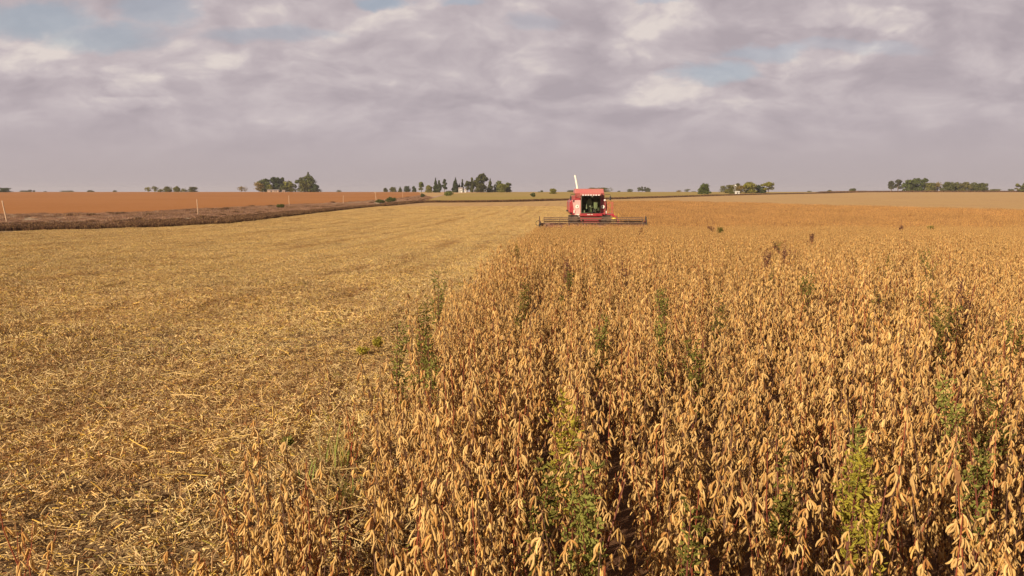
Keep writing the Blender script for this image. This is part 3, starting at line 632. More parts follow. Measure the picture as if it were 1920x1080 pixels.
def tree(x0, x1, ytop, D, kind, col, label, base=None, name=None, grp=None, dens=1.0):
    """tree standing D metres off that spans the given width"""
    xc = ((x0 + x1) / 2 - 960) / F * D; zg = float(hgt(xc, D)); W = (x1 - x0) / F * D * 1.14; H = (CAMZ + (359.6 - ytop) / F * D - zg) * 1.08
    seed = abs(int(x0 * 13 + x1 * 7)); r = np.random.default_rng(seed); bush = kind == 'bush'
    t = thing(name or ('bush' if bush else {'conifer': 'conifer', 'column': 'conifer', 'euca': 'eucalyptus_tree'}.get(kind, 'broadleaf_tree')), label, 'bush' if bush else 'tree', (xc, D, zg), 0, grp)
    tr = MB(); cr_ = MB(); sz = max(.24, min(.66, H * .06)); hr = W / 2; th = H * {'broad': .5, 'conifer': .93, 'euca': .8, 'umbrella': .62, 'bush': .35, 'column': .95, 'bare': .6}[kind]
    rr = max(.03, H * .022) if bush else max(.10, H * .028)
    tr.tube([(0, 0, -.3), (r.normal(0, .02) * H, 0, th * .4), (r.normal(0, .03) * H, r.normal(0, .02) * H, th)], [rr, rr * .8, rr * .3], 7)
    if kind == 'conifer' or kind == 'column':
        k = 9 if kind == 'conifer' else 7
        for i in range(k):
            t_ = i / (k - 1); z = H * (.08 + .88 * t_); w_ = hr * ((1 - t_) ** .8 * .95 + .10) if kind == 'conifer' else hr * (1 - abs(t_ - .4) * .75)
            for j in range(4 if t_ < .8 else 1):
                a = r.uniform(0, 6.28); o = w_ * .42 if t_ < .8 else 0
                if t_ < .8: tr.tube([(0, 0, z - .05 * H), (math.cos(a) * w_ * .8, math.sin(a) * w_ * .8, z)], [rr * .3, rr * .1], 4)
                leaf_cloud(cr_, r, (math.cos(a) * o, math.sin(a) * o, z), (w_ * .62, w_ * .62, H * .085 + .1), int((110 if t_ < .8 else 80) * dens), sz * .85, col)
    else:
        nl = {'broad': 15, 'euca': 13, 'umbrella': 11, 'bush': 7, 'bare': 12}[kind]; per = {'broad': 170, 'euca': 130, 'umbrella': 120, 'bush': 110, 'bare': 60}[kind]
        for i in range(nl):
            a = r.uniform(0, 6.28); q = math.sqrt(r.random())
            if kind in ('broad', 'bare'): z = H * r.uniform(.20, .86); env = math.sqrt(max(.05, 1 - ((z / H - .42) / .56) ** 2)); rad = hr * r.uniform(.30, .46)
            elif kind == 'euca': z = H * r.uniform(.30, .92); env = 1.0 - .55 * (z / H) * r.random(); rad = hr * r.uniform(.24, .42)
            elif kind == 'umbrella': z = H * r.uniform(.66, .86); env = 1; rad = hr * r.uniform(.28, .40)
            else: z = H * r.uniform(.25, .68); env = 1.0; rad = hr * r.uniform(.35, .5)
            if kind == 'umbrella' and i > 8: z = H * r.uniform(.2, .5); env = .6
            ox = math.cos(a) * q * (hr - rad * .85) * env; oy = math.sin(a) * q * (hr - rad * .85) * env
            rz_ = min(rad * {'umbrella': .5}.get(kind, .8), H - z, max(z, .2)) ; rz_ = max(rz_, H * .08)
            if i == 0: ox = oy = 0; z = H - rz_ * .95
            mid = (ox * .4, oy * .4, min(th, z) * .7)
            tr.tube([(0, 0, min(th, z) * .35), mid, (ox, oy, z)], [rr * .45, rr * .3, rr * .10], 5)
            leaf_cloud(cr_, r, (ox, oy, z), (rad, rad, rz_), int(per * dens), sz, np.array(col) * r.uniform(.82, 1.18))
        if kind == 'broad':   # skirt that closes the foot of the crown
            for i in range(5):
                a = i * 1.26 + r.random(); leaf_cloud(cr_, r, (math.cos(a) * hr * .5, math.sin(a) * hr * .5, H * .16), (hr * .45, hr * .45, H * .15), int(90 * dens), sz, np.array(col) * .95)
    tr.build('stem' if bush else 'trunk', M_bark, t); cr_.build('foliage' if bush else 'crown', M_leaf, t)
    return t
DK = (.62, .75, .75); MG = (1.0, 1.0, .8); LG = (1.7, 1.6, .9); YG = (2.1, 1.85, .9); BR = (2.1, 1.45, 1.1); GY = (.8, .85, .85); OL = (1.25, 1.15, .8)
T = [
 (-22, 8, 343, 560, 'conifer', DK, 'dark pointed tree cut by the left edge of the photo'),
 (2, 29, 353, 560, 'broad', DK, 'low dark rounded tree beside the pointed tree at the left edge'),
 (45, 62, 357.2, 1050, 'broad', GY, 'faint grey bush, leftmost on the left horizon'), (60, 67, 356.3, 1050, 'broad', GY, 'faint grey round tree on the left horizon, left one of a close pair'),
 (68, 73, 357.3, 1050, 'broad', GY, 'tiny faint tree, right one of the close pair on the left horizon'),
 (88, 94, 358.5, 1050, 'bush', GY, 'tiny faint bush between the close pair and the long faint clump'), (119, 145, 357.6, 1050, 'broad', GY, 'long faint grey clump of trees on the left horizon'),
 (168, 182, 357, 620, 'bush', MG, 'small green bush above the red field, left of the loose light green trees'), (216, 226, 357.3, 700, 'bush', MG, 'tiny dark bush right of the small green bush on the left skyline'),
 (276, 289, 351.5, 600, 'bare', YG, 'thin pale tree at the left end of the loose light green trees'), (288, 303, 349.8, 600, 'bare', LG, 'loose light green tree, second in the left group of light trees'),
 (300, 312, 355, 600, 'bush', LG, 'low pale green bush amid the loose light green trees'), (310, 327, 350.5, 600, 'broad', OL, 'fuller green tree in the middle of the loose light green trees'),
 (330, 344, 350, 600, 'broad', LG, 'light green tree right of the gap in the loose light trees'), (343, 358, 353.5, 600, 'bush', LG, 'low light bush between two trees of the loose light group'),
 (357, 375, 351.2, 600, 'broad', OL, 'round green tree at the right end of the loose light trees'),
 (447, 467, 350.2, 600, 'bare', BR, 'brown thin bush standing alone left of the large farm grove'),
 (478, 500, 343, 590, 'bare', BR, 'brownish tree at the left end of the large farm grove'), (487, 516, 337.5, 600, 'broad', (.9, 1, .85), 'dark green tree, second in the large farm grove'),
 (503, 532, 334.8, 605, 'broad', DK, 'broad dark crowned tree in the left half of the large farm grove'), (503, 517, 347, 585, 'broad', LG, 'small bright green tree before the broad dark tree'),
 (528, 540, 335.3, 610, 'broad', MG, 'narrow green tree filling the dip of the large farm grove'), (527, 545, 349, 590, 'bush', MG, 'low dark green bush in the dip of the farm grove'),
 (534, 560, 341, 595, 'broad', LG, 'bright green rounded tree in the middle of the large farm grove'), (558, 578, 335.3, 610, 'umbrella', MG, 'flat topped tree leaning out from the tall pointed tree'),
 (560, 588, 341, 595, 'broad', OL, 'green tree at the left foot of the tall pointed tree'),
 (561, 602, 327.5, 600, 'conifer', (1.05, 1.1, .8), 'tall pointed tree, highest of the large farm grove'), (585, 601, 346, 595, 'broad', DK, 'dark low tree at the right end of the large farm grove'),
 (630, 645, 356.5, 900, 'bush', GY, 'tiny hazy bush on the skyline above the red field'),
 (721, 729, 352.8, 620, 'broad', MG, 'small round tree, first of the spaced row beyond the red field'), (732, 746, 351.3, 620, 'broad', OL, 'wider tree, second of the spaced row beyond the red field'),
 (748, 756, 351, 620, 'conifer', MG, 'small pointed tree, third of the spaced row'), (758, 771, 349.8, 620, 'broad', DK, 'round dark tree, fourth of the spaced row'),
 (773, 782, 349.8, 620, 'broad', DK, 'narrow dark tree, fifth of the spaced row'),
 (785, 798, 342.8, 520, 'euca', (1.15, 1.25, .8), 'tall square topped green tree at the end of the dirt track'), (798, 813, 348.5, 520, 'broad', YG, 'yellow green tree right of the square topped tree'),
 (813, 823, 337, 540, 'conifer', DK, 'tall dark conifer, left one of the pair by the track'), (820, 829, 341, 540, 'column', DK, 'dark conifer, middle of the three by the track'),
 (829, 840, 338.5, 540, 'euca', DK, 'ragged dark tree right of the track conifers'),
 (829, 854, 358.5, 330, 'bush', (1.25, 1.35, .7), 'wide low bright green bush where the track meets the gold field'),
 (848, 862, 336.8, 545, 'conifer', DK, 'dark pointed conifer left of the white farmhouse'), (858, 866, 346, 548, 'conifer', DK, 'small dark conifer just behind the white farmhouse'),
 (865.5, 870, 339, 550, 'column', MG, 'very narrow tree behind the white farmhouse'), (870, 884, 341, 550, 'euca', MG, 'loose tree right of the white farmhouse'),
 (881, 890, 336.3, 552, 'column', MG, 'slim spired tree in the farmhouse grove'), (886, 906, 335, 555, 'euca', (.95, .95, .8), 'wide loose tree left of the tallest farmhouse tree'),
 (896, 916, 328.8, 555, 'euca', (.9, .9, .8), 'tallest tree of the farmhouse grove'), (888, 916, 346, 545, 'broad', (.9, .85, .8), 'dark bushy tree at the foot of the tallest farmhouse tree'),
 (914, 925, 338.5, 550, 'conifer', MG, 'pointed tree right of the tallest farmhouse tree'), (924, 948, 341, 555, 'broad', (1, 1.05, .75), 'dense green tree in the right half of the farmhouse grove'),
 (932, 950, 346, 545, 'broad', LG, 'light green tree before the dense right end of the farmhouse grove'), (944, 960, 344, 552, 'broad', (1.2, 1.2, .8), 'green tree at the right end of the farmhouse grove'),
 (994, 1006, 362, 300, 'bush', (.8, .9, .6), 'small dark bush in the gold field'), (1008, 1015, 359.5, 560, 'bush', GY, 'small grey bush right of the dark bush on the gold field'), (1013, 1018, 357.5, 600, 'broad', GY, 'tiny grey tree on the skyline left of the tan green tree'),
 (1029, 1044, 354.5, 420, 'broad', YG, 'lone tan green tree left of the harvester'),
 (1062, 1080, 357, 900, 'broad', GY, 'hazy tree just left of the harvester tank'), (1098, 1122, 352.6, 600, 'broad', OL, 'green tree mostly hidden behind the harvester tank'), (1116, 1147, 352.5, 600, 'broad', OL, 'olive tree showing right of the harvester tank'),
 (1156, 1163, 357.5, 900, 'bush', GY, 'tiny hazy bush right of the harvester'), (1172, 1186, 355, 1000, 'broad', GY, 'hazy rounded tree right of the harvester'),
 (1192, 1201, 352, 1000, 'euca', GY, 'left tree of the hazy clump of four'), (1198, 1206, 350.8, 1000, 'euca', GY, 'second tree of the hazy clump of four'),
 (1204, 1212, 351.2, 1000, 'euca', GY, 'third tree of the hazy clump of four'), (1209, 1218, 352.5, 1000, 'broad', GY, 'right tree of the hazy clump of four'),
 (1265, 1276, 357, 800, 'bare', BR, 'faint brownish bush on the skyline between harvester and round tree'), (1280, 1293, 355, 800, 'bare', GY, 'faint loose tree left of the round green tree'), (1294, 1304, 359, 800, 'bush', GY, 'tiny bush touching the left of the round green tree'),
 (1305, 1331, 346, 400, 'broad', (1.0, 1.15, .75), 'single dense round green tree in the gold field right of the harvester'),
 (1345, 1368, 349, 470, 'bare', OL, 'thin grey green tree at the left end of the windmill grove'), (1356, 1376, 348, 465, 'broad', (1.5, 1.3, .9), 'olive tree, second in the windmill grove'),
 (1371, 1388, 345, 475, 'broad', (1.1, .95, .9), 'dark brownish tree behind the windmill'), (1377, 1394, 348, 460, 'bare', BR, 'brown thin tree right of the windmill'),
 (1389, 1416, 342.8, 465, 'broad', YG, 'largest yellow green tree of the windmill grove'), (1412, 1426, 348, 470, 'broad', DK, 'dark low tree right of the large yellow green one'),
 (1421, 1433, 351, 465, 'broad', DK, 'dark shaded tree below the flat topped tree'), (1424, 1450, 342.8, 460, 'umbrella', YG, 'flat topped yellow green tree at the right end of the windmill grove'),
 (1364, 1375, 359, 430, 'bush', (1.2, 1.1, .7), 'low olive bush left of the small white shed'),
 (1509, 1518, 358.3, 700, 'bush', GY, 'tiny bush on the right skyline between the two groves'), (1545, 1557, 356.5, 600, 'conifer', MG, 'small pointed green tree on the right skyline'),
 (1588, 1602, 353.8, 600, 'broad', MG, 'small round green tree left of the far right grove'),
 (1658, 1674, 341, 760, 'euca', (.62, .62, .72), 'grey tree, left of the hazy pair beside the far right grove'), (1670, 1686, 338.8, 760, 'euca', (.62, .62, .72), 'grey tree, right of the hazy pair beside the far right grove'),
 (1687, 1712, 339, 600, 'broad', (.85, 1, .75), 'large dark green tree at the left of the far right grove'), (1700, 1727, 336.5, 605, 'broad', (.85, 1, .75), 'tallest dark green tree of the far right grove'),
 (1720, 1735, 336.5, 610, 'euca', (.8, .9, .75), 'dark tree rising at the right of the tallest in the far right grove'),
 (1727, 1748, 344, 600, 'broad', OL, 'olive tree next to the tall dark trees of the far right grove'), (1742, 1762, 343, 605, 'bare', BR, 'brownish thin tree in the long part of the far right grove'),
 (1757, 1784, 342.5, 600, 'broad', (1, 1, .8), 'dark olive tree in the long part of the far right grove'), (1778, 1798, 343, 605, 'broad', OL, 'olive tree in the middle of the long grove part'),
 (1793, 1814, 343, 600, 'broad', (1.25, 1.05, .9), 'brownish olive tree right of the middle of the long grove'), (1808, 1830, 343.2, 600, 'broad', MG, 'green tree near the right end of the long grove'),
 (1825, 1844, 344.2, 600, 'broad', MG, 'green rounded tree at the right end of the long grove'), (1842, 1848, 352.5, 605, 'bush', MG, 'tiny bush at the very end of the long grove'),
 (1850, 1870, 355, 700, 'broad', OL, 'low green tree between the long grove and the right edge'), (1883, 1894, 355, 800, 'broad', GY, 'low grey tree near the right edge'),
 (1894, 1905, 345.5, 600, 'umbrella', LG, 'thin light green tree near the right edge'), (1903, 1926, 343.5, 600, 'broad', MG, 'dense green tree cut by the right edge of the photo'),
]
for a in T: tree(*a)
def low_bush(px, py, wpx, h, col, label):
    x, y = at(px, py); tree_w = wpx / F * y; t = thing('bush', label, 'bush', (x, y, float(hgt(x, y)))); r = np.random.default_rng(int(px)); m1, m2 = MB(), MB()
    for i in range(7):
        a = r.uniform(0, 6.28); rd = tree_w / 2 * r.random(); p = (math.cos(a) * rd, math.sin(a) * rd, h * r.uniform(.4, .75)); m1.tube([(0, 0, -.05), p], [.03, .01], 4)
        leaf_cloud(m2, r, p, (tree_w * .28, tree_w * .28, h * .32), 130, .13, col)
    m1.build('stem', M_bark, t); m2.build('foliage', M_leaf, t)
low_bush(527, 391, 15, .9, (.9, .9, .6), 'small dark bush on the verge left of the third post')
low_bush(733, 381.5, 16, 1.6, (.75, .95, .7), 'dark green bush on the verge right of the crossed poles, the larger one')
low_bush(713, 382.5, 20, 1.1, (.8, .9, .6), 'flatter green bush on the verge under the crossed poles')
low_bush(792, 371, 8, 1.6, (.8, .8, .6), 'small dark bush at the right end of the red field')

# ------------------------------------------------------------------ farm buildings and windmill, far off
M_white = mat('white_wall', (.62, .60, .55), .8, .2, var=.06, vscale=.8); M_tan = mat('tan_wall', (.36, .26, .20), .85, .2, vscale=.8)
M_roof = mat('roof', (.30, .16, .11), .8, .2); M_roofw = mat('pale_roof', (.36, .30, .27), .6, .3); M_hole = mat('dark_pane', (.03, .03, .03), .3, .5)
def house(px0, px1, D, H, label, wall, roof, depth=5, doors=1):
    x0, x1 = [(p - 960) / F * D for p in (px0, px1)]; xc = (x0 + x1) / 2; W = x1 - x0; t = thing('farmhouse', label, 'house', (xc, D, float(hgt(xc, D))))
    MB().box((0, 0, H * .36), (W, depth, H * .72)).build('wall', wall, t)
    m = MB(); m.prism([(-depth/2 - .3, H * .72 + .003), (depth/2 + .3, H * .72 + .003), (0, H)], -W/2 - .2, W/2 + .2, 'x'); m.build('roof', roof, t)
    MB().box((-W * .15, -depth/2 - .02, H * .3), (min(.9, W * .2), .05, H * .6)).build('door', M_hole, t)
    for s_ in range(max(1, int(W / 3))): MB().box((W * (.12 + .3 * s_ / max(1, int(W / 3))) + .3, -depth/2 - .02, H * .42), (min(.9, W * .15), .05, H * .25)).build('window', M_hole, t)
house(861, 868, 530, 3.4, 'white farmhouse half hidden by conifers in the middle grove', M_white, M_roofw, 4)
house(871, 874.5, 528, 2.6, 'tiny white outbuilding just right of the white farmhouse', M_white, M_roofw, 2)
house(506, 527, 575, 1.9, 'long low tan building at the foot of the large farm grove', M_tan, M_roofw, 4)
house(533, 538, 575, 1.6, 'tiny tan shed right of the long low building', M_tan, M_roofw, 2)
house(1376, 1383, 405, 1.6, 'small cream shed below the windmill', M_white, M_white, 2)
D = 455; xw = (1374.5 - 960) / F * D; zw = float(hgt(xw, D)); M_gal = mat('galvanised', (.55, .53, .50), .5, .5, metal=.4)
t = thing('windmill', 'pale bladed water windmill in the grove right of the round tree', 'windmill', (xw, D, zw)); m = MB(); Hh = CAMZ + (359.6 - 349.5) / F * D - zw
for a, b in ((-1, -1), (1, -1), (1, 1), (-1, 1)): m.tube([(a * .8, b * .8, 0), (a * .08, b * .08, Hh)], .05, 5)
for z in (.25, .5, .75):
    q = .8 * (1 - z) + .08 * z
    for (a, b), (c, d_) in (((-1, -1), (1, -1)), ((1, -1), (1, 1)), ((1, 1), (-1, 1)), ((-1, 1), (-1, -1))): m.tube([(a * q, b * q, Hh * z), (c * q, d_ * q, Hh * z)], .03, 4)
m.build('tower', M_gal, t); m = MB()
for i in range(16):
    a = i * math.pi / 8; c, s_ = math.cos(a), math.sin(a); c2, s2 = math.cos(a + .22), math.sin(a + .22)
    m.hexa([(c*.35, -.5, Hh + s_*.35), (c2*.35, -.42, Hh + s2*.35), (c2*.35, -.40, Hh + s2*.35), (c*.35, -.48, Hh + s_*.35), (c*.95, -.5, Hh + s_*.95), (c2*.95, -.38, Hh + s2*.95), (c2*.95, -.36, Hh + s2*.95), (c*.95, -.48, Hh + s_*.95)])
m.tube([(0, -.55, Hh), (0, .3, Hh)], .06, 6); m.build('wheel', M_gal, t)
m = MB(); m.box((0, 1.2, Hh), (.03, .9, .5)); m.box((0, .55, Hh), (.03, .6, .04)); m.build('tail', M_gal, t)

# ------------------------------------------------------------------ weeds standing in the crop
M_green = mat('weed_green', (.26, .25, .055), .75, .2, tint=True, rnd=.12, vscale=20, trans=.3); M_redstem = mat('weed_red_stem', (.15, .045, .025), .6, .3, vscale=20)
M_brown = mat('weed_brown', (.15, .065, .045), .85, .15, tint=True, rnd=.1, vscale=20, trans=.15)
def weed(px, py, over, wd, kind, label, base_h=None):
    """weed whose tip stands `over` metres above the crop top"""
    x0, y0 = at(px, py, .8); top = (1.0 * float(crop_scale(np.array(y0)))) + over
    if base_h: top = base_h
    x, y = at(px, py, top); r = np.random.default_rng(int(px * 3 + py)); green = kind != 'brown'
    t = thing('green_weed' if green else 'brown_weed', label, 'weed', (x, y, float(hgt(x, y))))
    ms, ml = MB(), MB(); ms.tube([(0, 0, 0), (r.normal(0, .03), r.normal(0, .03), top * .5), (r.normal(0, .06), r.normal(0, .04), top)], [.006, .005, .002], 6)
    lsz = max(.025, .0011 * y); nb = 9; C = {'green': (1, 1, 1), 'dark': (.70, .66, .6), 'yellow': (1.5, 1.3, .8), 'brown': (1, 1, 1)}[kind]
    spikes = [((0, 0, top * .62), (0, 0, top))]
    for i in range(nb):
        a = i * 2.4 + r.random(); z0 = top * r.uniform(.30, .72); L = top * r.uniform(.20, .38); q = wd * r.uniform(.5, 1)
        p1 = (math.cos(a) * q, math.sin(a) * q, min(top * .97, z0 + L)); ms.tube([(0, 0, z0), (p1[0] * .7, p1[1] * .7, z0 + L * .5), p1], [.0028, .002, .001], 4); spikes.append(((p1[0] * .4, p1[1] * .4, z0 + L * .3), p1))
    for a, b in spikes:
        a, b = np.array(a), np.array(b); k = int(34 + min(24, y)); s_ = r.random(k)[:, None]; O = a * (1 - s_) + b * s_ + r.normal(0, .012 + .0003 * y, (k, 3))
        d_ = r.normal(0, 1, (k, 3)); d_[:, 2] = np.abs(d_[:, 2]) * .8 if kind != 'brown' else d_[:, 2]; M = rot_from(d_, r.uniform(0, 6.28, k)) * (lsz * r.uniform(.6, 1.4, k))[:, None, None]
        ml.arrays(LEAFT[0], LEAFT[1], M, O, np.array(C) * r.uniform(.7, 1.25, (k, 1)))
    ms.build('stem', M_redstem if green else M_brown, t); ml.build('leaves', M_green if green else M_brown, t)
W = [(820, 510, .22, .10, 'green', 'feathery green weed rising at the crop edge, beyond the tall thin stalk'), (795, 560, .28, .06, 'dark', 'tall thin dark green stalk at the crop edge'),
 (800, 640, .02, .12, 'green', 'green leafy weed at the foot of the tall thin stalk'), (748, 605, .05, .08, 'green', 'small olive weed on the crop edge left of the thin stalk'),
 (967, 455, .15, .14, 'dark', 'dark green weed on the crop edge before the harvester'), (1060, 485, .12, .10, 'brown', 'brownish weed in the crop below the left end of the harvester'),
 (1064, 505, .05, .12, 'dark', 'dark green weed just below the brownish weed left of centre'), (1128, 443, .25, .12, 'brown', 'reddish brown thin weed in front of the harvester header'),
 (1168, 480, .08, .12, 'brown', 'low brown weed right of the thin reddish weed'), (1202, 428, .20, .14, 'brown', 'brown weed at the right end of the header'),
 (1333, 424, .2, .2, 'brown', 'far brown weed right of the header, the left of two'), (1350, 426, .22, .2, 'dark', 'far dark green weed right of the header, the right of two'),
 (1472, 450, .30, .28, 'brown', 'largest dark red weed in the middle of the crop'), (1438, 466, .12, .10, 'brown', 'small red brown weed left of the largest dark red weed'), (1458, 452, .1, .14, 'dark', 'dark olive weed touching the largest red weed'),
 (1452, 490, .05, .12, 'dark', 'green weed below the largest dark red weed'), (1520, 437, .22, .20, 'brown', 'brown spreading weed right of the largest red weed'), (1512, 505, .18, .12, 'dark', 'dark olive weed below the brown spreading weed'),
 (1735, 464, .18, .16, 'green', 'green weed in the upper right of the crop'), (1745, 486, .1, .12, 'dark', 'darker weed just below the green one in the upper right'), (1664, 480, .10, .14, 'dark', 'dark green tuft left of the upper right green weed'),
 (1757, 545, .20, .20, 'dark', 'big dark green weed at the right of the crop'), (1775, 570, .08, .12, 'dark', 'dark weed touching the big dark green one'), (1803, 520, .18, .10, 'brown', 'brown thin weed right of the big dark green weed'),
 (1690, 422, .2, .16, 'brown', 'far brown weed at the right, before the pale field'), (1747, 424, .1, .3, 'dark', 'far flat dark weed at the right'), (1640, 540, .02, .08, 'dark', 'small dark weed left of the big dark green weed'),
 (1240, 540, .06, .08, 'green', 'green weed below the header, half way down the crop'), (1242, 590, .02, .06, 'green', 'lower of the two small green weeds below the header'), (1350, 548, .10, .07, 'dark', 'dark weed right of the two small green weeds'),
 (1305, 630, .04, .08, 'dark', 'olive weed in the middle of the crop'), (980, 530, .06, .08, 'dark', 'small olive weed near the crop edge at mid height'), (1130, 590, .04, .07, 'green', 'small olive green weed at the centre of the photo'),
 (1055, 735, .10, .08, 'yellow', 'tall yellow green weed in the near crop'), (1085, 830, .02, .08, 'green', 'wide green weed below the tall yellow green one'), (1105, 905, -.04, .05, 'green', 'lower green weed in the near crop right of centre'), (1015, 860, -.05, .08, 'dark', 'dark green weed left of the wide green weed'),
 (1290, 945, -.05, .08, 'dark', 'brownish green weed at the bottom centre right'), (1605, 840, -.03, .05, 'yellow', 'light green weed with red stem in the right foreground'), (1610, 780, .0, .05, 'green', 'thin green weed above the light green one in the right foreground'),
 (1785, 710, .04, .10, 'green', 'soft green weed at the right of the near crop'), (1868, 700, .0, .10, 'dark', 'dark green weed near the right edge'), (1470, 820, -.05, .06, 'dark', 'dark leafy weed between pods right of centre'),
 (1840, 800, -.05, .08, 'green', 'green weed low in the right foreground'), (1640, 900, -.10, .05, 'yellow', 'red stemmed yellow weed in the right foreground'), (1900, 590, .04, .08, 'dark', 'small dark weed by the right edge')]
for a in W: weed(*a)
for px, py, h, wd, kd, lb in [(707, 634, .22, .05, 'yellow', 'bright yellow green seedling on the straw by the crop edge'), (680, 655, .12, .06, 'yellow', 'low yellow green seedling left of the brighter one'),
                              (540, 826, .10, .03, 'green', 'small green seedling on the straw beside the lone clump')]:
    weed(px, py, 0, wd, kd, lb, base_h=h)
# grass tufts at the gap in the crop edge
M_grass = mat('green_grass', (.34, .28, .11), .7, .2, tint=True, trans=.3, vscale=20)
def tuft(px, py, h, k, label):
    x, y = at(px, py, h); r = np.random.default_rng(int(px)); mb = MB()
    for i in range(k):
        a = r.uniform(0, 6.28); L = h * r.uniform(.6, 1.2); ln = r.uniform(.15, .7); wd = .004; c, s_ = math.cos(a), math.sin(a); q = np.array([-s_ * wd, c * wd, 0]); p = np.array([r.normal(0, .06), r.normal(0, .06), 0]); pts = [p + np.array([c * ln * L * u ** 2, s_ * ln * L * u ** 2, L * (u - .25 * ln * u * u)]) for u in (0, .35, .7, 1)]
        mb.add([pts[0] - q, pts[0] + q, pts[1] - q, pts[1] + q, pts[2] - q * .8, pts[2] + q * .8, pts[3]], [(0, 1, 3, 2), (2, 3, 5, 4), (4, 5, 6)], np.array([(1, 1, 1), (1.5, 1.3, 1.1), (.8, 1.1, .6)][r.integers(0, 3)]))
    o = mb.build('grass_tuft', M_grass); o.location = (x, y, float(hgt(x, y))); tag(o, label, 'grass')
tuft(632, 790, .36, 45, 'green grass tuft in the gap between lone clump and crop')
tuft(640, 880, .28, 35, 'lower green grass tuft by the foot of the crop edge')
tuft(590, 850, .22, 24, 'sparse green tuft right of the lone clump')
# ------------------------------------------------------------------ the combine harvester
def paint(name, c, rough=.42, dust=.28): return mat(name, c, rough, .5, var=.06, vscale=3, dust=dust, coat=.15)
P_red = paint('harvester_red', (.35, .013, .030)); P_redl = paint('sunlit_red_panel', (.45, .115, .11), .5, .40); P_dark = paint('dark_red_frame', (.26, .02, .02), .5, .4)  # the lighter red puts sunlight on the tank into the paint colour
P_pale = paint('sunlit_pink_panel', (.62, .31, .28), .5, .3); P_blk = mat('black_rubber', (.030, .026, .023), .85, .2, dust=.4); P_met = mat('worn_metal', (.16, .11, .08), .6, .4, metal=.3, dust=.5)  # pale pink paints the sunlight on the left front panel into its colour
P_white = mat('cream_paint', (.80, .76, .62), .45, .4, var=.05); P_lamp = mat('lamp_glass', (.80, .72, .66), .2, .6); P_yel = mat('yellow_plastic', (.85, .55, .05), .4, .4)
P_int = mat('cab_interior', (.11, .11, .075), .8, .2); P_seat = mat('seat_cloth', (.34, .36, .25), .85, .2); P_paper = mat('paper_white', (.75, .74, .66), .6, .3); P_mir = mat('mirror_shell', (.035, .03, .028), .5, .4)
P_sheet = mat('dusty_sheet', (.34, .13, .10), .7, .3, dust=.8); P_rail = paint('rail_red', (.55, .10, .06), .5, .3); P_mark = mat('emblem_dark', (.06, .05, .05), .6, .2); P_gry = mat('grey_screen', (.22, .15, .14), .8, .2)
gm = bpy.data.materials.new('cab_glass'); gm.use_nodes = True; n = N(gm.node_tree)
fr = n.node('ShaderNodeFresnel', {0: 1.45}); tb = n.node('ShaderNodeBsdfTransparent', {0: (.74, .80, .64, 1)}); gb = n.node('ShaderNodeBsdfGlossy', {0: (1, 1, 1, 1), 1: .03})
n.node('ShaderNodeOutputMaterial', {0: n.node('ShaderNodeMixShader', {0: fr.outputs[0], 1: tb.outputs[0], 2: gb.outputs[0]}).outputs[0]})
CZ = float(hgt(0, HY)); H0 = thing('combine_harvester', 'red combine harvester with a wide reel cutting the soybean crop, seen from the front', 'combine harvester', (HX, HY, CZ), -.02)
def B(*bx, name, m, parent=H0, bevel=.02, rot=None):
    q = MB()
    for b in bx: q.box(b[0], b[1], rot if len(b) < 3 else b[2])
    return q.build(name, m, parent, bevel)
# chassis, body and tank. local: x right in the photo, -y forward, z up
q = MB(); q.box((0, .9, 1.2), (2.3, 1.4, .44)); q.box((0, 3.6, 1.75), (2.5, 4.2, 1.6)); q.box((0, 3.7, 2.75), (2.7, 4.6, .5)); q.box((0, 1.5, .95), (1.5, 3.0, .5)); q.box((0, .0, .75), (2.7, .3, .3)); q.build('body', P_red, H0, .03)
q = MB(); q.prism([(-1.30, 1.20), (-1.62, 1.28), (-1.84, 1.60), (-1.82, 2.45), (-1.60, 2.66), (-.86, 2.66), (-.86, 1.20)], .35, 5.2); sp = q.build('side_panel', P_red, H0, .03)
q = MB(); q.prism([(1.38, 1.30), (1.46, 1.50), (1.50, 2.0), (1.44, 2.50), (1.30, 2.72), (.84, 2.72), (.84, 1.30)], .35, 5.2); q.build('side_panel', P_red, H0, .03)
# front panels beside the cab
q = MB(); q.hexa([(-1.38, .20, 1.28), (-.88, .05, 1.28), (-.88, .33, 1.28), (-1.38, .33, 1.28), (-1.60, .22, 2.62), (-.88, .05, 2.62), (-.88, .33, 2.62), (-1.60, .33, 2.62)]); lp = q.build('front_panel', P_pale, H0, .02); lp['label'] = 'front panel tinted sunlit pink'
q = MB(); q.hexa([(.86, .05, 1.36), (1.36, .14, 1.36), (1.36, .33, 1.36), (.86, .33, 1.36), (.86, .05, 2.66), (1.30, .14, 2.66), (1.30, .33, 2.66), (.86, .33, 2.66)]); rp = q.build('front_panel', P_red, H0, .02)
q = MB()
for z in (1.5, 1.68, 1.86, 2.32, 2.44): q.box((1.10, .065, z), (.42, .03, .03), rot=(0, 0, .18))
q.box((1.31, .10, 1.98), (.03, .05, 1.0)); q.build('panel_trim', P_redl, rp)
B(((-.86, .02, 2.05), (.05, .10, 1.45)), ((.86, .02, 2.05), (.05, .10, 1.45)), name='corner_post', m=P_dark)
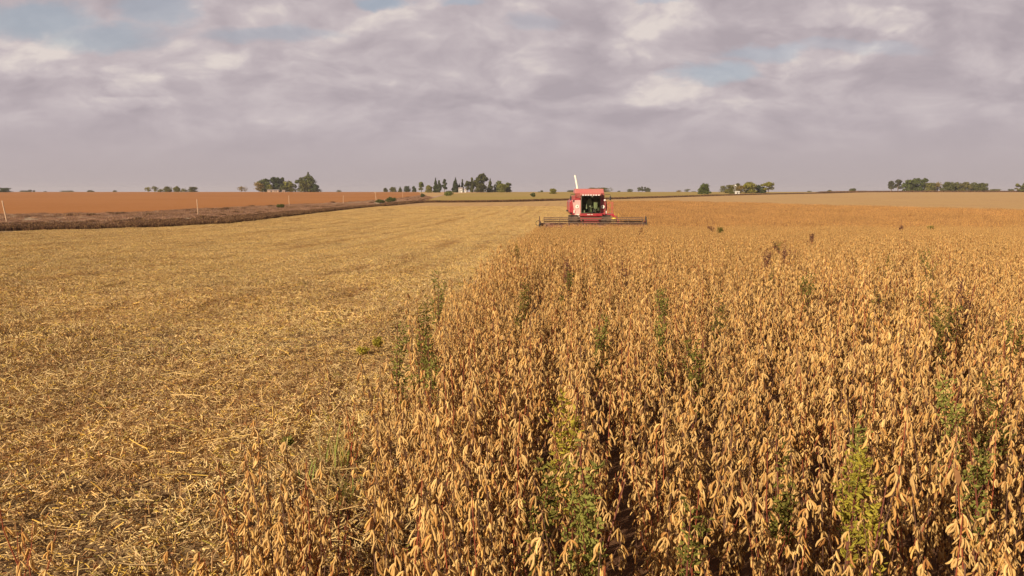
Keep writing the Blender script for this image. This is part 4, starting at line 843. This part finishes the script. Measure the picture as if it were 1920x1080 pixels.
# badges: white discs with a dark mark
def disc(c, r_, m, parent, name, y=.0, th=.02, nn=28):
    q = MB(); q.lathe([(0, -th/2), (r_, -th/2), (r_, th/2), (0, th/2)], c, nn, 'y', close=False); return q.build(name, m, parent)
def text(s, size, c, m, parent, name, rz=0):
    cu = bpy.data.curves.new(name, 'FONT'); cu.body = s; cu.size = size; cu.align_x = 'CENTER'; cu.align_y = 'CENTER'; cu.extrude = .004
    tmp = bpy.data.objects.new(name, cu); me = bpy.data.meshes.new_from_object(tmp); bpy.data.objects.remove(tmp)
    me.materials.clear(); me.materials.append(m); o = bpy.data.objects.new(name, me); COL.objects.link(o); o.parent = parent; o.location = c; o.rotation_euler = (R(90), 0, rz); return o
b1 = disc((-1.17, .07, 2.05), .165, P_white, lp, 'badge'); text('4', .22, (-1.17, .05, 2.05), P_mark, lp, 'badge_mark')
b2 = disc((1.08, .03, 2.04), .165, P_white, rp, 'badge'); text('4', .20, (1.08, .015, 2.04), P_mark, rp, 'badge_mark')
disc((1.24, .0, 2.62), .085, P_lamp, H0, 'side_lamp')
B(((-1.44, .12, 1.60), (.10, .04, .26)), ((-1.14, .07, 1.33), (.30, .04, .10)), name='sticker', m=P_white, bevel=.01)
B(((1.40, .10, 1.56), (.06, .04, .24)), name='sticker', m=P_white, bevel=.01)
# grain tank extension, flared
q = MB(); x0, x1 = 1.28, 1.36
q.hexa([(-1.36, .55, 3.22), (1.24, .55, 3.22), (1.24, 3.4, 3.22), (-1.36, 3.4, 3.22), (-1.30, .80, 3.62), (1.20, .80, 3.62), (1.20, 3.2, 3.62), (-1.30, 3.2, 3.62)])
q.build('grain_tank', P_redl, H0, .04)
q = MB(); q.box((-1.06, .62, 3.0), (.62, .5, .44)); q.box((1.02, .62, 3.0), (.46, .5, .44)); gt_ = q.build('tank_side_wall', P_dark, H0, .02)
q = MB()
for s_ in (-1, 1):
    for i in range(7): q.box((s_ * 1.03 - .02, .36, 2.82 + i * .055), (.38, .02, .022))
q.build('grille', P_redl, gt_)
# cab
cab = B(((0, .55, 1.50), (1.68, 1.7, .08)), ((-.82, -.24, 2.25), (.05, .06, 1.50)), ((.82, -.24, 2.25), (.05, .06, 1.50)), ((-.82, 1.35, 2.25), (.06, .06, 1.5)), ((.82, 1.35, 2.25), (.06, .06, 1.5)), ((0, 1.42, 2.25), (1.7, .05, 1.5)), name='cab', m=P_int, bevel=.01)
q = MB(); q.prism([(-.42, 3.10), (-.30, 3.24), (1.4, 3.26), (1.4, 3.0), (-.36, 3.0)], -.90, .90, 'x'); roof = q.build('roof', P_redl, cab, .03)
for i in range(7):
    x = -.69 + i * .23; q = MB(); q.box((x, -.41, 3.06), (.15, .07, .10)); q.build('work_lamp', P_lamp, roof, .015)
q = MB(); k = 9     # curved windscreen
vs = [(-.79 + 1.58 * i / (k - 1), -.30 - .16 * math.sin(math.pi * i / (k - 1)) - .06 * j, 1.50 + 1.50 * j) for j in (0, 1) for i in range(k)]
q.add(vs, [(i, i + 1, i + 1 + k, i + k) for i in range(k - 1)]); q.build('windscreen', gm, cab, smooth=True)
q = MB()
for j in (0, 1):
    q.tube([(-.79 + 1.58 * i / (k - 1), -.31 - .16 * math.sin(math.pi * i / (k - 1)) - .06 * j, 1.49 + 1.50 * j) for i in range(k)], .022, 6)
q.tube([(.1, -.48, 1.52), (.42, -.47, 2.05)], .012, 5); q.build('screen_frame', P_mir, cab)
for s_ in (-1, 1):
    q = MB(); q.box((s_ * .825, .55, 2.28), (.012, 1.5, 1.36)); q.build('side_window', gm, cab)
q = MB(); q.box((0, .75, 1.95), (.52, .5, .14)); q.box((0, 1.02, 2.28), (.5, .14, .62), rot=(-.12, 0, 0)); q.box((0, .75, 1.7), (.3, .3, .4)); q.box((0, 1.06, 2.66), (.28, .1, .18)); q.build('seat', P_seat, cab, .04)
q = MB(); q.tube([(-.02, .0, 1.54), (-.02, .28, 2.05)], .045, 8)
q.tube([(-.02 + .19 * math.cos(a), .28 + .08 * math.sin(a), 2.07 + .17 * math.sin(a)) for a in np.linspace(0, 2 * math.pi, 17)], .016, 6); q.build('steering_wheel', P_mir, cab)
disc((-.02, .25, 2.07), .055, P_paper, cab, 'wheel_hub'); B(((.50, .45, 2.15), (.36, .06, .60)), ((.50, .5, 1.8), (.06, .06, .55)), name='monitor', m=P_seat, parent=cab)
B(((.34, -.26, 1.71), (.26, .03, .17), (-.3, 0, .0)), name='paper_sheet', m=P_paper, parent=cab, bevel=0)
q = MB(); q.prism([(-.45, 1.85), (-.28, 1.85), (-.34, 2.3), (-.38, 2.3)], .2, .34); q.box((-.6, .1, 1.62), (.22, .25, .2)); q.build('control_levers', P_seat, cab, .01)
disc((.12, -.30, 2.94), .05, P_lamp, cab, 'dome_lamp')
q = MB(); q.prism([(-.20, 1.16), (-.42, 1.24), (-.44, 1.46), (.4, 1.47), (.4, 1.16)], -.95, 1.02, 'x'); sill = q.build('cab_sill', P_red, H0, .03)
q = MB()
for i in range(6): q.box((-.30 + i * .075 + (.06 if i > 3 else 0), -.452, 1.365), (.050, .012, .07)); q.box((-.30 + i * .075 + (.06 if i > 3 else 0), -.456, 1.365), (.018, .012, .03))
q.build('maker_lettering', P_white, sill)
# feeder house sloping down to the header
q = MB(); q.prism([(.5, 1.15), (-2.35, .72), (-2.45, .30), (.5, .45)], -.62, .62, 'x'); q.build('feeder_house', P_red, H0, .03)
B(((0, -.55, 1.02), (1.9, .25, .10)), ((-.80, -.1, .95), (.12, .5, .35)), name='lift_frame', m=P_red)
# wheels
def wheel(x, y, rad, wid, name):
    w_ = thing(name, None, None, (x, y, rad)); w_.parent = H0
    for k_ in ('label', 'category'):
        if k_ in w_: del w_[k_]
    q = MB(); h = wid / 2; q.lathe([(rad*.52, -h*.9), (rad*.75, -h), (rad*.92, -h*.96), (rad*.97, -h*.7), (rad*.98, 0), (rad*.97, h*.7), (rad*.92, h*.96), (rad*.75, h), (rad*.52, h*.9)], (0, 0, 0), 40, 'x')
    for i in range(22):
        for s_ in (-1, 1):
            a = 2 * math.pi * (i + (.5 if s_ > 0 else 0)) / 22; ca, sa = math.cos(a), math.sin(a); ca2, sa2 = math.cos(a + .16), math.sin(a + .16); r0, r1 = rad * .95, rad * 1.035; dw = .13
            def P3(x_, c_, s2_, r_): return (x_, c_ * r_, s2_ * r_)
            ad = dw / rad * .5
            ca_, sa_ = math.cos(a + ad), math.sin(a + ad); cb_, sb_ = math.cos(a + .16 + ad), math.sin(a + .16 + ad)
            q.hexa([P3(s_*h*.04, ca, sa, r0), P3(s_*h*.98, ca2, sa2, r0), P3(s_*h*.98, cb_, sb_, r0), P3(s_*h*.04, ca_, sa_, r0), P3(s_*h*.04, ca, sa, r1), P3(s_*h*.98, ca2, sa2, r1 * .985), P3(s_*h*.98, cb_, sb_, r1 * .985), P3(s_*h*.04, ca_, sa_, r1)])
    q.build('tyre', P_blk, w_); q = MB(); q.lathe([(rad*.54, -h*.8), (rad*.50, -h*.3), (rad*.15, -h*.2), (rad*.15, h*.2), (rad*.50, h*.3), (rad*.54, h*.8), (rad*.50, h*.8), (rad*.46, 0), (rad*.5, -h*.8)], (0, 0, 0), 28, 'x'); q.build('rim', P_white, w_)
wheel(-1.55, .0, .66, .80, 'front_wheel'); wheel(1.32, .0, .66, .88, 'front_wheel'); wheel(-1.25, 3.9, .55, .42, 'rear_wheel'); wheel(1.25, 3.9, .55, .42, 'rear_wheel')
# ladder, platform, rails on the right
B(((1.52, .75, 1.36), (1.16, 1.5, .14)), ((1.05, .1, 1.40), (.5, .5, .16)), name='platform', m=P_red)
q = MB(); y = .08
for x in (1.52, 1.86, 1.98): q.tube([(x, y, 1.42), (x + .02, y, 2.46)], .022, 6)
for z in (2.44, 2.36, 1.95, 1.62): q.tube([(1.50, y, z), (1.99, y, z)], .02, 6)
for x in (1.98,):
    for yy in (.6, 1.3): q.tube([(x, yy, 1.42), (x, yy, 2.4)], .02, 6)
q.tube([(1.99, .08, 2.44), (1.99, 1.3, 2.44)], .02, 6); q.build('railing', P_rail, H0)
q = MB(); q.tube([(2.02, -.05, 1.34), (2.22, -.35, 1.10), (2.42, -.6, .95), (2.45, -.7, .45)], .045, 7); q.tube([(2.0, .05, 1.28), (2.2, -.2, 1.0), (2.40, -.6, .60)], .035, 7); q.box((2.44, -.7, .52), (.16, .1, .26)); q.box((2.05, 0, 1.22), (.5, .5, .12), rot=(0, .35, 0)); q.build('ladder_arm', P_red, H0, .01)
q = MB(); q.tube([(2.14, .0, 1.10), (2.14, -.1, 1.72)], .012, 5); q.tube([(2.43, -.55, 1.0), (2.43, -.6, 1.5)], .014, 5); q.build('marker_rod', P_yel, H0)
q = MB(); q.lathe([(0, .14), (.12, .11), (.19, .03), (.20, -.06), (.14, -.12), (0, -.12)], (2.06, -.45, 1.02), 20, 'z', close=False); q.build('yellow_cover', P_yel, H0, smooth=True)
# steps on the left
q = MB()
for z in (1.18, .98, .80): q.tube([(-1.28, -.1, z), (-.88, -.1, z)], .018, 5)
q.tube([(-1.28, -.1, 1.2), (-1.26, -.15, .7)], .018, 5); q.build('step_frame', P_white, H0)
B(((-1.0, .0, 1.08), (.34, .3, .16)), ((-1.02, -.05, .80), (.28, .3, .26)), name='battery_box', m=P_mir)
# mirrors
def mirror(s_, xa, xb, name='mirror'):
    q = MB(); q.tube([(xa, .0, 3.12), (xb * .97, -.1, 3.12), (xb, -.12, 3.06), (xb + s_ * .02, -.12, 2.95)], .02, 6); a = q.build('mirror_arm', P_mir, H0)
    MB().box((xb + s_ * .0, -.12, 2.78), (.15, .07, .34)).build('mirror', P_mir, a, .03)
mirror(-1, -1.34, -1.76); mirror(1, 1.24, 1.72)
q = MB(); q.tube([(-1.5, .1, 1.42), (-1.78, .0, 1.44), (-1.95, -.05, 1.56), (-2.02, -.05, 1.66)], .018, 6); a = q.build('lamp_arm', P_mir, H0); MB().box((-2.06, -.05, 1.70), (.16, .1, .14)).build('position_lamp', P_mir, a, .02)
q = MB(); q.box((-1.80, 2.2, 2.12), (.06, .9, .78)); q.box((-1.72, 1.72, 2.12), (.20, .04, .74)); q.build('air_screen', P_gry, H0, .01)
# unloading auger
q = MB(); q.tube([(-1.08, 1.2, 3.55), (-1.10, 1.9, 3.95), (-1.16, 2.9, 4.55), (-1.18, 3.25, 4.76)], [.095, .09, .085, .08], 16); q.tube([(-1.18, 3.25, 4.75), (-1.19, 3.4, 4.80)], [.09, .095], 16); q.build('unloading_auger', P_white, H0, smooth=False)
# header
HYF = -3.15; hx0, hx1 = -4.48, 4.36
hd = thing('header', None, None, (0, 0, 0)); hd.parent = H0
for k_ in ('label', 'category'):
    if k_ in hd: del hd[k_]
q = MB(); q.box((0, HYF + .75, .36), (hx1 - hx0, .06, .56)); q.box((0, HYF + .78, .66), (hx1 - hx0, .12, .08)); q.box((0, HYF + .2, .09), (hx1 - hx0, 1.1, .05), rot=(.05, 0, 0)); q.build('back_sheet', P_sheet, hd, .01)
q = MB(); q.tube([(hx0 + .1, HYF + .35, .38), (hx1 - .1, HYF + .35, .38)], .12, 12)
for s_ in (-1, 1):
    pts = [(s_ * (4.15 - 3.6 * t), HYF + .35 + .27 * math.cos(t * 2 * math.pi * 9), .38 + .27 * math.sin(t * 2 * math.pi * 9)) for t in np.linspace(0, 1, 220)]; q.tube(pts, .018, 4)
q.build('auger', P_sheet, hd)
q = MB(); q.box((0, HYF - .30, .09), (hx1 - hx0, .10, .03))
for x in np.arange(hx0 + .1, hx1, .15): q.add([(x - .025, HYF - .33, .10), (x + .025, HYF - .33, .10), (x, HYF - .46, .09), (x, HYF - .33, .07)], [(0, 1, 2), (0, 2, 3), (1, 3, 2), (0, 3, 1)])
q.build('cutter_bar', P_met, hd)
RC = (HYF - .22, .90); RR = .36; q = MB()
q.tube([(hx0 + .28, RC[0], RC[1] - .02), (hx1 - .22, RC[0], RC[1] - .02)], .045, 10)
for i in range(6):
    a = R(90) + i * math.pi / 3; y_, z_ = RC[0] + RR * math.cos(a), RC[1] + RR * .85 * math.sin(a); q.tube([(hx0 + .28, y_, z_), (hx1 - .22, y_, z_)], .030, 7)
    for x in np.arange(hx0 + .34, hx1 - .25, .16): q.tube([(x, y_, z_), (x, y_ + .03, z_ - .17)], .006, 3)
for x in (hx0 + .30, -2.85, -.95, .95, 2.95, hx1 - .24):
    for i in range(6):
        a = R(90) + i * math.pi / 3; q.tube([(x, RC[0], RC[1]), (x, RC[0] + RR * math.cos(a), RC[1] + RR * .85 * math.sin(a))], .022, 5)
q.build('reel', P_met, hd)
for s_, x in ((-1, hx0), (1, hx1)):
    q = MB(); q.prism([(HYF + .85, .10), (HYF + .85, .75), (HYF + .2, .70), (HYF - .95, .22), (HYF - 1.15, .05), (HYF - .4, .04)], x - .05, x + .05, 'x')
    q.prism([(HYF + .7, .7), (HYF + .2, 1.32), (HYF + .05, 1.30), (HYF + .35, .7)], x - .04 + s_ * .06, x + .04 + s_ * .06, 'x'); dv = q.build('end_divider', P_met, hd, .01)
    q = MB(); q.tube([(x + s_ * .02, HYF + .6, .78), (x + s_ * .02, RC[0], RC[1] + .02)], .05, 6); q.build('reel_arm', P_dark, hd)
q = MB(); q.lathe([(.20, -.03), (.24, -.03), (.24, .03), (.20, .03)], (hx0 - .16, HYF - .25, .72), 22, 'y'); q.box((hx0 - .06, HYF - .3, .5), (.14, .14, .42)); q.build('reel_drive', P_mir, hd)
q = MB(); q.prism([(HYF - .6, .5), (HYF - .1, 1.28), (HYF + .1, 1.28), (HYF, .5)], hx1 + .02, hx1 + .10, 'x'); q.build('end_shield', P_mir, hd, .01)

# ------------------------------------------------------------------ haze
hm = bpy.data.materials.new('haze'); hm.use_nodes = True; n = N(hm.node_tree)
pv = n.node('ShaderNodeVolumePrincipled', {'Color': (.93, .90, .95, 1), 'Density': .00014, 'Anisotropy': .1}); n.node('ShaderNodeOutputMaterial', {1: pv.outputs[0]})
HAZE = True
if HAZE:
    q = MB().box((0, 1450, 5.0), (4700, 3600, 25)); hz_ = q.build('haze', hm); hz_['kind'] = 'stuff'; hz_['label'] = 'thin mauve haze over the far fields'; hz_['category'] = 'haze'
